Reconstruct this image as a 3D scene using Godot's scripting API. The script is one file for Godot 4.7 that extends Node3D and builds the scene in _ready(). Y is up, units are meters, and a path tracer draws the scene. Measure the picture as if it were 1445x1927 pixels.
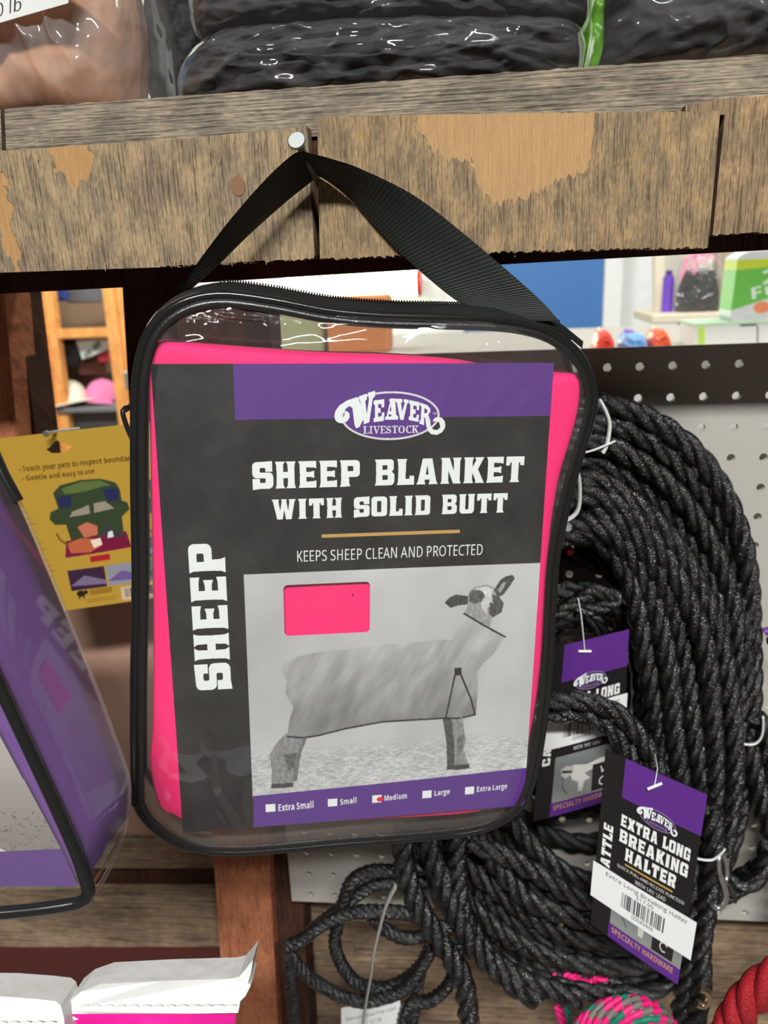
extends Node3D
# A farm-shop display: a bagged livestock blanket hung from a nail under a plywood shelf.

const F := 1500.0            # focal length in pixels of the 1445 x 1927 frame
const CX := 722.5
const CY := 963.5
var cam_at := Vector3(0, 1.5, 0)
var cam_basis := Basis()
var rng := RandomNumberGenerator.new()
var used := {}
var M := {}

# ------------------------------------------------------------------ survey: where a sight line meets a plane of the room
func ray(x: float, y: float) -> Vector3:
	return cam_basis * Vector3((x - CX) / F, -(y - CY) / F, -1.0)

func dp(x: float, y: float, d: float) -> Vector3:
	return cam_at + ray(x, y) * d

func zp(x: float, y: float, z: float) -> Vector3:
	var r := ray(x, y)
	return cam_at + r * (z / r.z)

func yp(x: float, y: float, h: float) -> Vector3:
	var r := ray(x, y)
	return cam_at + r * ((h - cam_at.y) / r.y)

func pts(a: Array) -> PackedVector2Array:
	var o := PackedVector2Array()
	for i in range(0, a.size(), 2):
		o.append(Vector2(a[i], a[i + 1]))
	return o

func zpath(a: Array, z: float) -> PackedVector3Array:
	var o := PackedVector3Array()
	for i in range(0, a.size(), 2):
		o.append(zp(a[i], a[i + 1], z))
	return o

func zpath3(a: Array) -> PackedVector3Array:
	var o := PackedVector3Array()
	for i in range(0, a.size(), 3):
		o.append(zp(a[i], a[i + 1], a[i + 2]))
	return o

func dpath(a: Array) -> PackedVector3Array:
	var o := PackedVector3Array()
	for i in range(0, a.size(), 3):
		o.append(dp(a[i], a[i + 1], a[i + 2]))
	return o

# ------------------------------------------------------------------ mesh builder
class MB:
	var v := PackedVector3Array()
	var n := PackedVector3Array()
	var t := PackedVector2Array()
	var i := PackedInt32Array()

	# rows run down, columns run right, seen from the front; smooth normals
	func grid(P: Array, closed := false, us := 1.0, vs := 1.0, turned := false) -> void:
		var base := v.size()
		var R := P.size()
		var C: int = P[0].size()
		for r in R:
			var row: PackedVector3Array = P[r]
			var up: PackedVector3Array = P[maxi(r - 1, 0)]
			var dn: PackedVector3Array = P[mini(r + 1, R - 1)]
			for c in C:
				var l := c - 1
				var q := c + 1
				if closed:
					l = C - 2 if c == 0 else c - 1
					q = 1 if c == C - 1 else c + 1
				else:
					l = maxi(l, 0)
					q = mini(q, C - 1)
				var nn := (dn[c] - up[c]).cross(row[q] - row[l])
				if nn.length_squared() < 1e-22:
					nn = ((P[R / 2] as PackedVector3Array)[c] - up[c]).cross(row[(c + C / 3) % C] - row[c])
				nn = nn.normalized()
				v.append(row[c])
				n.append(-nn if turned else nn)
				t.append(Vector2(us * c / maxf(C - 1, 1), vs * r / maxf(R - 1, 1)))
		for r in R - 1:
			for c in C - 1:
				var a := base + r * C + c
				if turned:
					i.append_array([a, a + C + 1, a + 1, a, a + C, a + C + 1])
				else:
					i.append_array([a, a + 1, a + C + 1, a, a + C + 1, a + C])

	func tri(a: Vector3, b: Vector3, c: Vector3, ua := Vector2(), ub := Vector2(), uc := Vector2()) -> void:   # clockwise from the front
		var nn := (c - a).cross(b - a).normalized()
		var k := v.size()
		v.append_array([a, b, c])
		n.append_array([nn, nn, nn])
		t.append_array([ua, ub, uc])
		i.append_array([k, k + 1, k + 2])

	func quad(a: Vector3, b: Vector3, c: Vector3, d: Vector3, u0 := Vector2(0, 0), u1 := Vector2(1, 1)) -> void:   # a top left, b top right, c bottom right, d bottom left
		var k := v.size()
		var nn := (c - a).cross(b - d).normalized()
		v.append_array([a, b, c, d])
		n.append_array([nn, nn, nn, nn])
		t.append_array([u0, Vector2(u1.x, u0.y), u1, Vector2(u0.x, u1.y)])
		i.append_array([k, k + 1, k + 2, k, k + 2, k + 3])

	func disc(ring: PackedVector3Array, face: Vector3) -> void:
		var m := Vector3()
		for p in ring:
			m += p / ring.size()
		for k in ring.size():
			var a := ring[k]
			var b := ring[(k + 1) % ring.size()]
			if (b - m).cross(a - m).dot(face) > 0.0:
				tri(m, a, b)
			else:
				tri(m, b, a)

	# chamfered box with its own axes
	func box(c: Vector3, s: Vector3, b := Basis(), ch := 0.002) -> void:
		var h := s / 2.0
		ch = minf(ch, minf(h.x, minf(h.y, h.z)) * 0.5)
		var ax := [b.x, b.y, b.z]
		var hv := [h.x, h.y, h.z]
		for k in 3:
			for sg in [-1.0, 1.0]:
				var w: Vector3 = ax[k] * sg
				var uu: Vector3 = ax[(k + 1) % 3]
				var vv: Vector3 = ax[(k + 2) % 3]
				var hu: float = hv[(k + 1) % 3] - ch
				var hw: float = hv[(k + 2) % 3] - ch
				var o: Vector3 = c + w * hv[k]
				face4(o - uu * hu - vv * hw, o + uu * hu - vv * hw, o + uu * hu + vv * hw, o - uu * hu + vv * hw, w)
				# the chamfers along uu on the + and - side of vv belong to this face pair
				for s2 in [-1.0, 1.0]:
					var o2: Vector3 = c + vv * s2 * hv[(k + 2) % 3]
					var e1: Vector3 = o + vv * s2 * hw
					var e2: Vector3 = o2 + w * (hv[k] - ch)
					face4(e1 - uu * hu, e1 + uu * hu, e2 + uu * hu, e2 - uu * hu, w + vv * s2)
		for sx in [-1.0, 1.0]:
			for sy in [-1.0, 1.0]:
				for sz in [-1.0, 1.0]:
					var p: Vector3 = c + b.x * sx * h.x + b.y * sy * h.y + b.z * sz * h.z
					var a1: Vector3 = p - b.y * sy * ch - b.z * sz * ch
					var a2: Vector3 = p - b.x * sx * ch - b.z * sz * ch
					var a3: Vector3 = p - b.x * sx * ch - b.y * sy * ch
					var f: Vector3 = b.x * sx + b.y * sy + b.z * sz
					if (a3 - a1).cross(a2 - a1).dot(f) > 0.0:
						tri(a1, a2, a3)
					else:
						tri(a1, a3, a2)

	func face4(a: Vector3, b: Vector3, c: Vector3, d: Vector3, f: Vector3) -> void:
		if (c - a).cross(b - d).dot(f) > 0.0:
			quad(a, b, c, d)
		else:
			quad(a, d, c, b)

	func ring_frames(path: PackedVector3Array, closed: bool) -> Array:
		var N := path.size()
		var T := PackedVector3Array()
		for k in N:
			var a := path[(k - 1 + N) % N] if closed else path[maxi(k - 1, 0)]
			var b := path[(k + 1) % N] if closed else path[mini(k + 1, N - 1)]
			T.append((b - a).normalized())
		var nn := T[0].cross(Vector3(0.31, 0.2, 0.93)).normalized()
		var out := PackedVector3Array()
		for k in N:
			nn = (nn - T[k] * nn.dot(T[k])).normalized()
			out.append(nn)
		if closed:
			var last := (out[N - 1] - T[0] * out[N - 1].dot(T[0])).normalized()
			var ang := last.signed_angle_to(out[0], T[0])
			for k in N:
				out[k] = out[k].rotated(T[k], ang * k / N)
		return [T, out]

	func tube(path: PackedVector3Array, rad: Variant, sides := 8, closed := false, vscale := 1.0, flat := 1.0, up := Vector3()) -> void:
		var N := path.size()
		var fr := ring_frames(path, closed)
		var T: PackedVector3Array = fr[0]
		var NN: PackedVector3Array = fr[1]
		var base := v.size()
		var rows := N + 1 if closed else N
		var len := 0.0
		for rr in rows:
			var k := rr % N
			if rr > 0:
				len += path[k].distance_to(path[(rr - 1) % N])
			var r: float = rad if rad is float else rad[k]
			var a := NN[k]
			if up != Vector3():
				a = (up - T[k] * up.dot(T[k])).normalized()
			var b := a.cross(T[k])
			for s in sides + 1:
				var w := TAU * s / sides
				var d := a * cos(w) * flat + b * sin(w)
				v.append(path[k] + d * r)
				n.append((a * cos(w) + b * sin(w) * flat).normalized())
				t.append(Vector2(float(s) / sides, len * vscale))
		for rr in rows - 1:
			for s in sides:
				var q := base + rr * (sides + 1) + s
				i.append_array([q, q + 1, q + sides + 2, q, q + sides + 2, q + sides + 1])
		if not closed:
			for e in [0, N - 1]:
				var ring := PackedVector3Array()
				for s in sides:
					ring.append(v[base + e * (sides + 1) + s])
				disc(ring, T[e] if e > 0 else -T[e])

	# laid rope: strands twisted round the path
	func rope(path: PackedVector3Array, R: float, pitch: float, strands := 3, sides := 6, closed := false, hand := 1.0) -> void:
		var N := path.size()
		var fr := ring_frames(path, closed)
		var T: PackedVector3Array = fr[0]
		var NN: PackedVector3Array = fr[1]
		var len := PackedFloat32Array([0.0])
		for k in range(1, N + (1 if closed else 0)):
			len.append(len[k - 1] + path[k % N].distance_to(path[k - 1]))
		var total := len[len.size() - 1]
		var turns := total / pitch
		if closed:
			turns = roundf(turns)
		var ro := R * 0.5
		for st in strands:
			var hp := PackedVector3Array()
			for k in N:
				var ph := hand * TAU * turns * len[k] / total + TAU * st / strands
				var b := NN[k].cross(T[k])
				hp.append(path[k] + (NN[k] * cos(ph) + b * sin(ph)) * ro)
			tube(hp, R * 0.54, sides, closed, 60.0)

	# prism of a polygon given in 3D, front to back by the vector d
	func prism(poly: PackedVector3Array, d: Vector3, us := 1.0) -> void:
		var nn := Vector3()
		for k in poly.size():
			nn += poly[k].cross(poly[(k + 1) % poly.size()])
		nn = nn.normalized()
		if nn.dot(d) > 0.0:
			nn = -nn
		var ax := nn.cross(Vector3.UP)
		if ax.length() < 0.1:
			ax = nn.cross(Vector3.RIGHT)
		ax = -ax.normalized()
		var ay := ax.cross(nn)
		var flat := PackedVector2Array()
		for p in poly:
			flat.append(Vector2(p.dot(ax), p.dot(ay)))
		var lo := flat[0]
		for p in flat:
			lo = Vector2(minf(lo.x, p.x), minf(lo.y, p.y))
		var ix := Geometry2D.triangulate_polygon(flat)
		for k in range(0, ix.size(), 3):
			var a := ix[k]
			var b := ix[k + 1]
			var c := ix[k + 2]
			if (poly[c] - poly[a]).cross(poly[b] - poly[a]).dot(nn) < 0.0:
				var s := b
				b = c
				c = s
			tri(poly[a], poly[b], poly[c], (flat[a] - lo) * us, (flat[b] - lo) * us, (flat[c] - lo) * us)
			tri(poly[a] + d, poly[c] + d, poly[b] + d, (flat[a] - lo) * us, (flat[c] - lo) * us, (flat[b] - lo) * us)
		var ctr := Vector3()
		for p in poly:
			ctr += p / poly.size()
		var cw := 0.0
		for k in flat.size():
			cw += flat[k].cross(flat[(k + 1) % flat.size()])
		for k in poly.size():
			var a := poly[k]
			var b := poly[(k + 1) % poly.size()]
			var out := (b - a).cross(nn) * signf(cw)
			var f := v.size()
			face4(a, b, b + d, a + d, out)
			for q in 4:
				t[f + q] = Vector2((v[f + q].dot(ax) - lo.x) * us, (v[f + q].dot(ay) - lo.y + v[f + q].dot(nn)) * us)

	func mesh() -> ArrayMesh:
		var a := []
		a.resize(Mesh.ARRAY_MAX)
		a[Mesh.ARRAY_VERTEX] = v
		a[Mesh.ARRAY_NORMAL] = n
		a[Mesh.ARRAY_TEX_UV] = t
		a[Mesh.ARRAY_INDEX] = i
		var m := ArrayMesh.new()
		m.add_surface_from_arrays(Mesh.PRIMITIVE_TRIANGLES, a)
		return m

# ------------------------------------------------------------------ naming and adding
func numbered(s: String) -> String:
	used[s] = used.get(s, 0) + 1
	return s if used[s] == 1 else "%s_%03d" % [s, used[s] - 1]

func tag(o: Node3D, label: String, category: String, group := "") -> void:
	o.set_meta("label", label)
	o.set_meta("category", category)
	if group:
		o.set_meta("group", group)

func thing(called: String, label: String, category: String, at := Vector3(), group := "") -> Node3D:
	var o := Node3D.new()
	o.name = numbered(called)
	o.position = at
	add_child(o)
	tag(o, label, category, group)
	return o

func origin_of(o: Node) -> Vector3:
	var p := Vector3()
	while o != self and o != null:
		p += (o as Node3D).position
		o = o.get_parent()
	return p

# a part: its vertices are given in the room and are kept about its parent's origin
func part(called: String, b: MB, m: Material, parent: Node, label := "") -> MeshInstance3D:
	var at := origin_of(parent)
	for k in b.v.size():
		b.v[k] -= at
	var o := MeshInstance3D.new()
	o.name = called
	o.mesh = b.mesh()
	o.material_override = m
	parent.add_child(o, true)
	if label:
		o.set_meta("label", label)
	return o

# a thing of one mesh, its origin at its base
func solo(called: String, b: MB, m: Material, label: String, category: String, group := "") -> MeshInstance3D:
	var lo := b.v[0]
	var hi := b.v[0]
	for p in b.v:
		lo = lo.min(p)
		hi = hi.max(p)
	var at := Vector3((lo.x + hi.x) / 2, lo.y, (lo.z + hi.z) / 2)
	for k in b.v.size():
		b.v[k] -= at
	var o := MeshInstance3D.new()
	o.name = numbered(called)
	o.mesh = b.mesh()
	o.material_override = m
	o.position = at
	add_child(o)
	tag(o, label, category, group)
	return o

func structure(called: String, b: MB, m: Material, parent: Node = self) -> MeshInstance3D:
	var o := part(called, b, m, parent)
	if parent == self:
		o.set_meta("kind", "structure")
	return o

# ------------------------------------------------------------------ curves
func spline(c: PackedVector3Array, step: float, closed := false) -> PackedVector3Array:
	var o := PackedVector3Array()
	var N := c.size()
	var segs := N if closed else N - 1
	var carry := 0.0
	for s in segs:
		var p0 := c[(s - 1 + N) % N] if closed else c[maxi(s - 1, 0)]
		var p1 := c[s]
		var p2 := c[(s + 1) % N]
		var p3 := c[(s + 2) % N] if closed else c[mini(s + 2, N - 1)]
		var k := maxi(1, int(round(p1.distance_to(p2) / step)))
		for j in k:
			var u := float(j) / k
			o.append(p1.cubic_interpolate(p2, p0, p3, u))
	if not closed:
		o.append(c[N - 1])
	return o

func spline2(c: PackedVector2Array, step: float, closed := true) -> PackedVector2Array:
	var q := PackedVector3Array()
	for p in c:
		q.append(Vector3(p.x, p.y, 0))
	var o := PackedVector2Array()
	for p in spline(q, step, closed):
		o.append(Vector2(p.x, p.y))
	return o

func offset2(c: PackedVector2Array, d: float) -> PackedVector2Array:      # along the outward normal of a closed outline that runs clockwise in (right, down)
	var o := PackedVector2Array()
	var N := c.size()
	for k in N:
		var e := (c[(k + 1) % N] - c[(k - 1 + N) % N]).normalized()
		o.append(c[k] + Vector2(e.y, -e.x) * d)
	return o

# ------------------------------------------------------------------ flat print
class Canvas:
	var img: Image
	var W: int
	var H: int
	func _init(w: int, h: int, c: Color) -> void:
		W = w
		H = h
		img = Image.create(w, h, false, Image.FORMAT_RGB8)
		img.fill(c)
	func rect(x: float, y: float, w: float, h: float, c: Color) -> void:
		img.fill_rect(Rect2i(int(round(x)), int(round(y)), maxi(1, int(round(w))), maxi(1, int(round(h)))), c)
	func poly(contours: Array, c: Color) -> void:
		var lo := 1e9
		var hi := -1e9
		for k in contours:
			for p: Vector2 in k:
				lo = minf(lo, p.y)
				hi = maxf(hi, p.y)
		for y in range(maxi(0, int(floor(lo))), mini(H - 1, int(ceil(hi))) + 1):
			var yy := y + 0.5
			var xs: Array[float] = []
			for k: PackedVector2Array in contours:
				var m := k.size()
				for j in m:
					var a := k[j]
					var b := k[(j + 1) % m]
					if (a.y <= yy) != (b.y <= yy):
						xs.append(a.x + (yy - a.y) / (b.y - a.y) * (b.x - a.x))
			xs.sort()
			for j in range(0, xs.size() - 1, 2):
				var x0 := clampi(int(round(xs[j])), 0, W)
				var x1 := clampi(int(round(xs[j + 1])), 0, W)
				if x1 > x0:
					img.fill_rect(Rect2i(x0, y, x1 - x0, 1), c)
	func ellipse(x: float, y: float, rx: float, ry: float, c: Color, turn := 0.0) -> void:
		var p := PackedVector2Array()
		for k in 48:
			p.append(Vector2(x, y) + Vector2(cos(TAU * k / 48) * rx, sin(TAU * k / 48) * ry).rotated(turn))
		poly([p], c)
	func stroke(p: PackedVector2Array, w: float, c: Color) -> void:
		for k in p.size() - 1:
			var d := (p[k + 1] - p[k]).normalized().orthogonal() * w / 2.0
			poly([PackedVector2Array([p[k] + d, p[k + 1] + d, p[k + 1] - d, p[k] - d])], c)
		for q in p:
			ellipse(q.x, q.y, w / 2.0, w / 2.0, c)
	func mapped(list: Array, o: Vector2, ex: Vector2, ey: Vector2) -> Array:
		var out := []
		for k: PackedVector2Array in list:
			var q := PackedVector2Array()
			for p in k:
				q.append(o + ex * p.x + ey * p.y)
			out.append(q)
		return out
	# text in a typeface, its box laid on o .. o + ex (along) + ey (down)
	func words(s: String, font: String, weight: int, o: Vector2, ex: Vector2, ey: Vector2, c: Color) -> void:
		var f := SystemFont.new()
		f.font_names = PackedStringArray([font])
		f.font_weight = weight
		var tm := TextMesh.new()
		tm.font = f
		tm.text = s
		tm.font_size = 48
		tm.pixel_size = 1.0
		tm.depth = 0.0
		var a := tm.get_mesh_arrays()
		var vv: PackedVector3Array = a[Mesh.ARRAY_VERTEX]
		var ix: PackedInt32Array = a[Mesh.ARRAY_INDEX]
		var bb := tm.get_aabb()
		for k in range(0, ix.size(), 3):
			var q := PackedVector2Array()
			for j in 3:
				var p := vv[ix[k + j]]
				q.append(o + ex * ((p.x - bb.position.x) / bb.size.x) + ey * (1.0 - (p.y - bb.position.y) / bb.size.y))
			poly([q], c)
	func tex() -> ImageTexture:
		return ImageTexture.create_from_image(img)

# the flared slab capitals of the packaging: contours on a field 100 high
func glyph(ch: String) -> Array:
	match ch:
		"S": return [68, pts([12, 0, 68, -3, 68, 36, 44, 36, 44, 25, 41, 22, 28, 22, 25, 25, 25, 36, 28, 39, 58, 39, 67, 44, 70, 54, 70, 86, 66, 95, 58, 100, 26, 100, 0, 104, 0, 62, 25, 62, 25, 75, 28, 78, 41, 78, 44, 75, 44, 63, 41, 60, 12, 60, 4, 56, 0, 46, 0, 14, 3, 5])]
		"H": return [70, pts([0, 0, 34, 0, 28, 10, 27, 38, 43, 38, 42, 10, 36, 0, 70, 0, 66, 12, 65, 50, 66, 88, 70, 100, 36, 100, 42, 90, 43, 62, 27, 62, 28, 90, 34, 100, 0, 100, 4, 88, 5, 50, 4, 12])]
		"E": return [62, pts([0, 0, 61, 0, 61, 27, 50, 24, 27, 23, 27, 40, 42, 40, 54, 36, 54, 64, 42, 60, 27, 60, 27, 77, 50, 76, 61, 73, 61, 100, 0, 100, 4, 88, 5, 50, 4, 12])]
		"P": return [70, pts([0, 0, 58, 0, 66, 4, 70, 12, 70, 52, 66, 60, 58, 64, 32, 64, 33, 88, 37, 100, 0, 100, 4, 88, 5, 50, 4, 12]), pts([27, 22, 44, 22, 47, 25, 47, 39, 44, 42, 27, 42])]
		"B": return [69, pts([0, 0, 56, 0, 64, 4, 67, 12, 67, 38, 60, 48, 69, 57, 69, 87, 65, 96, 57, 100, 0, 100, 4, 88, 5, 50, 4, 12]), pts([27, 22, 42, 22, 44, 24, 44, 38, 42, 40, 27, 40]), pts([27, 60, 43, 60, 46, 63, 46, 75, 43, 78, 27, 78])]
		"L": return [60, pts([0, 0, 36, 0, 32, 12, 31, 77, 44, 77, 46, 64, 62, 66, 62, 100, 0, 100, 4, 88, 5, 50, 4, 12])]
		"A": return [78, pts([22, 0, 56, 0, 72, 88, 78, 100, 44, 100, 48, 90, 47, 82, 31, 82, 30, 90, 34, 100, 0, 100, 6, 88]), pts([34, 62, 39, 25, 44, 62])]
		"N": return [74, pts([0, 0, 31, 0, 47, 50, 47, 12, 42, 0, 74, 0, 70, 12, 70, 88, 74, 100, 46, 100, 28, 50, 28, 88, 32, 100, 0, 100, 4, 88, 4, 12])]
		"K": return [74, pts([0, 0, 36, 0, 32, 12, 32, 36, 44, 12, 40, 0, 73, 0, 68, 12, 52, 46, 70, 88, 76, 100, 42, 100, 44, 90, 32, 60, 32, 88, 36, 100, 0, 100, 4, 88, 4, 12])]
		"T": return [66, pts([0, 0, 66, 0, 66, 35, 52, 34, 51, 24, 46, 23, 46, 88, 51, 100, 15, 100, 20, 88, 20, 23, 15, 24, 14, 34, 0, 35])]
		"W": return [104, pts([0, 0, 32, 0, 29, 10, 36, 58, 43, 8, 40, 0, 66, 0, 63, 8, 70, 58, 76, 10, 73, 0, 104, 0, 98, 12, 84, 100, 60, 100, 53, 52, 46, 100, 22, 100, 6, 12])]
		"I": return [38, pts([0, 0, 38, 0, 33, 12, 33, 88, 38, 100, 0, 100, 5, 88, 5, 12])]
		"O": return [70, pts([12, 0, 58, 0, 66, 4, 70, 12, 70, 88, 66, 96, 58, 100, 12, 100, 4, 96, 0, 88, 0, 12, 4, 4]), pts([25, 26, 28, 22, 42, 22, 45, 26, 45, 74, 42, 78, 28, 78, 25, 74])]
		"D": return [70, pts([0, 0, 58, 0, 66, 4, 70, 12, 70, 88, 66, 96, 58, 100, 0, 100, 4, 88, 5, 50, 4, 12]), pts([28, 22, 42, 22, 45, 26, 45, 74, 42, 78, 28, 78])]
		"U": return [74, pts([0, 0, 34, 0, 30, 12, 30, 74, 33, 78, 41, 78, 44, 74, 44, 12, 40, 0, 74, 0, 70, 12, 70, 86, 66, 95, 58, 100, 16, 100, 8, 95, 4, 86, 4, 12])]
		"X": return [76, pts([0, 0, 33, 0, 38, 26, 44, 0, 76, 0, 56, 50, 78, 100, 44, 100, 38, 74, 32, 100, -2, 100, 20, 50])]
		"R": return [73, pts([0, 0, 58, 0, 66, 4, 70, 12, 70, 46, 62, 56, 74, 100, 42, 100, 37, 64, 31, 64, 32, 88, 36, 100, 0, 100, 4, 88, 4, 12]), pts([27, 22, 44, 22, 47, 25, 47, 39, 44, 42, 27, 42])]
		"G": return [70, pts([12, 0, 58, 0, 66, 4, 69, 12, 69, 38, 44, 38, 44, 26, 41, 22, 28, 22, 25, 26, 25, 74, 28, 78, 41, 78, 44, 74, 44, 65, 37, 65, 37, 46, 70, 46, 70, 100, 52, 100, 47, 94, 40, 100, 12, 100, 4, 96, 0, 88, 0, 12, 4, 4])]
		"C": return [69, pts([12, 0, 58, 0, 66, 4, 69, 12, 69, 38, 44, 38, 44, 26, 41, 22, 28, 22, 25, 26, 25, 74, 28, 78, 41, 78, 44, 74, 44, 62, 69, 62, 69, 88, 66, 96, 58, 100, 12, 100, 4, 96, 0, 88, 0, 12, 4, 4])]
	return [34]

# slab capitals whose line fills o .. o + ex (along) + ey (down)
func slab(cv: Canvas, s: String, o: Vector2, ex: Vector2, ey: Vector2, c: Color) -> void:
	var total := -9.0
	for ch in s:
		total += glyph(ch)[0] + 9.0
	var x := 0.0
	for ch in s:
		var g := glyph(ch)
		if g.size() > 1:
			cv.poly(cv.mapped(g.slice(1), o + ex * (x / total), ex / total, ey / 100.0), c)
		x += g[0] + 9.0

# the maker's oval mark, drawn on a field 1445 x 754
func mark(cv: Canvas, o: Vector2, ex: Vector2, ey: Vector2, fill: Color, line: Color, small := false) -> void:
	ex = ex / 1445.0
	ey = ey / 754.0
	var ring := func(rx: float, ry: float) -> PackedVector2Array:
		var p := PackedVector2Array()
		for k in 64:
			p.append(Vector2(715 + cos(TAU * k / 64) * rx, 393 + sin(TAU * k / 64) * ry))
		return p
	var white := Color8(226, 230, 224)
	var put := func(list: Array, c: Color) -> void:
		cv.poly(cv.mapped(list, o, ex, ey), c)
	put.call([ring.call(588.0, 290.0)], line)
	put.call([ring.call(562.0, 266.0)], fill)
	# scroll on the left, W, EAVER, scroll on the right
	put.call([pts([300, 172, 200, 205, 110, 262, 60, 330, 48, 390, 62, 440, 100, 468, 150, 474, 200, 450, 228, 405, 228, 365, 205, 335, 165, 328, 180, 300, 235, 268, 262, 262, 285, 250]), pts([150, 345, 172, 350, 158, 402, 135, 400, 132, 372])], white)
	put.call([pts([215, 255, 322, 165, 350, 230, 400, 410, 345, 520, 303, 535, 285, 490, 262, 300])], white)
	put.call([pts([215, 205, 322, 165, 326, 230, 308, 245, 335, 395, 358, 240, 335, 160, 427, 128, 432, 195, 412, 215, 430, 370, 455, 195, 440, 120, 528, 95, 528, 160, 500, 185, 460, 465, 395, 490, 382, 330, 355, 505, 303, 535, 262, 300, 245, 255])], white)
	put.call([pts([512, 208, 635, 195, 635, 290, 605, 292, 600, 250, 565, 255, 565, 298, 590, 298, 595, 355, 565, 355, 565, 402, 605, 395, 610, 350, 640, 350, 632, 452, 512, 465, 512, 420, 528, 408, 525, 265, 508, 250])], white)
	put.call([pts([700, 190, 765, 190, 780, 380, 802, 400, 802, 440, 705, 440, 705, 402, 722, 395, 720, 375, 690, 375, 688, 398, 705, 402, 705, 440, 645, 440, 648, 405, 665, 395, 705, 225, 692, 215]), pts([700, 335, 715, 270, 722, 335])], white)
	put.call([pts([768, 190, 850, 195, 850, 232, 835, 240, 850, 345, 880, 245, 865, 232, 868, 196, 925, 205, 925, 240, 908, 250, 868, 445, 828, 440, 785, 235, 768, 228])], white)
	put.call([pts([932, 208, 1055, 235, 1052, 330, 1025, 325, 1022, 280, 985, 272, 985, 318, 1012, 320, 1012, 375, 985, 372, 985, 415, 1020, 420, 1028, 380, 1052, 385, 1048, 470, 932, 445, 930, 405, 945, 400, 945, 258, 932, 250])], white)
	put.call([pts([1062, 240, 1150, 270, 1185, 310, 1190, 350, 1165, 385, 1190, 450, 1195, 510, 1230, 565, 1285, 570, 1315, 535, 1300, 480, 1265, 460, 1220, 470, 1235, 430, 1280, 410, 1335, 425, 1372, 475, 1375, 540, 1340, 600, 1275, 630, 1205, 620, 1160, 575, 1140, 500, 1130, 430, 1118, 410, 1118, 510, 1058, 490, 1062, 450, 1075, 445, 1080, 285, 1062, 275]), pts([1118, 305, 1150, 325, 1150, 360, 1118, 370])], white)
	var lc := line if small else Color8(215, 216, 210)
	cv.words("LIVESTOCK", "Droid Serif", 700, o + ex * 388 + ey * 512, ex * 664, ey * 90, lc)
	if not small:
		cv.words("TM", "Droid Sans", 700, o + ex * 1212 + ey * 360, ex * 48, ey * 24, white)

# ------------------------------------------------------------------ materials
func mat(called: String, c: Color, rough := 0.8, spec := 0.5) -> StandardMaterial3D:
	var m := StandardMaterial3D.new()
	m.resource_name = called
	m.albedo_color = c
	m.roughness = rough
	m.metallic_specular = spec
	M[called] = m
	return m

func clear(called: String, c: Color, alpha: float, rough := 0.06) -> StandardMaterial3D:
	var m := mat(called, Color(c.r, c.g, c.b, alpha), rough)
	m.transparency = BaseMaterial3D.TRANSPARENCY_ALPHA
	m.cull_mode = BaseMaterial3D.CULL_DISABLED
	return m

func noise(s: int, f: float, oct := 3) -> FastNoiseLite:
	var n := FastNoiseLite.new()
	n.seed = s
	n.noise_type = FastNoiseLite.TYPE_SIMPLEX_SMOOTH
	n.frequency = f
	n.fractal_octaves = oct
	return n

# wood: long fibres along x (or y), weathered and fresh colours; gives [colour, relief]
func wood(w: int, h: int, s: int, upright: bool, fresh: Color, grey: Color, dark: Color, greyness: float, splits := [], split_color := Color.WHITE) -> Array:
	var fib := noise(s, 1.0, 2)
	var big := noise(s + 1, 1.0, 4)
	var fine := noise(s + 2, 1.0, 2)
	var edge := noise(s + 3, 0.05, 3)
	var px := PackedByteArray()
	px.resize(w * h * 3)
	var hp := PackedByteArray()
	hp.resize(w * h)
	var has := splits.size() > 0
	for y in h:
		for x in w:
			var a := float(x) if upright else float(y)      # across the fibres
			var b := float(y) if upright else float(x)      # along them
			var f := fib.get_noise_2d(a * 0.24, b * 0.006)
			var f2 := fine.get_noise_2d(a * 0.45, b * 0.03)
			var g := big.get_noise_2d(a * 0.014, b * 0.008) + 0.35 * fine.get_noise_2d(a * 0.09 + 71.0, b * 0.06)
			var k := clampf(0.5 + (g + greyness) * 1.3, 0.0, 1.0)
			var c := fresh.lerp(grey, k)
			var groove := clampf(-(f + 0.3 * f2) * 1.9 - 0.1, 0.0, 1.0)
			c = c.lerp(dark, groove * (0.35 + 0.45 * k))
			c = c.lerp(Color(c.r * 1.3, c.g * 1.27, c.b * 1.22), clampf(f2 * 0.9, 0.0, 0.6))
			var hh := 0.55 + 0.3 * f + 0.18 * f2 - 0.1 * k
			if has:
				var q := Vector2(x + edge.get_noise_2d(x * 0.5, y * 0.5) * 14.0, y + edge.get_noise_2d(x * 1.0 + 99.0, y * 0.3) * 16.0)
				var inside := false
				for sp: PackedVector2Array in splits:
					inside = inside or Geometry2D.is_point_in_polygon(q, sp)
				if inside:
					c = split_color.lerp(split_color.darkened(0.22), clampf(0.3 + 0.35 * f - 0.3 * f2, 0.0, 0.8))
					hh = 0.25 + 0.1 * f
			var o := (y * w + x) * 3
			px[o] = int(clampf(c.r, 0, 1) * 255)
			px[o + 1] = int(clampf(c.g, 0, 1) * 255)
			px[o + 2] = int(clampf(c.b, 0, 1) * 255)
			hp[y * w + x] = int(clampf(hh, 0, 1) * 255)
	var ci := Image.create_from_data(w, h, false, Image.FORMAT_RGB8, px)
	var hi := Image.create_from_data(w, h, false, Image.FORMAT_L8, hp)
	return [ImageTexture.create_from_image(ci), ImageTexture.create_from_image(hi)]

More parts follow.
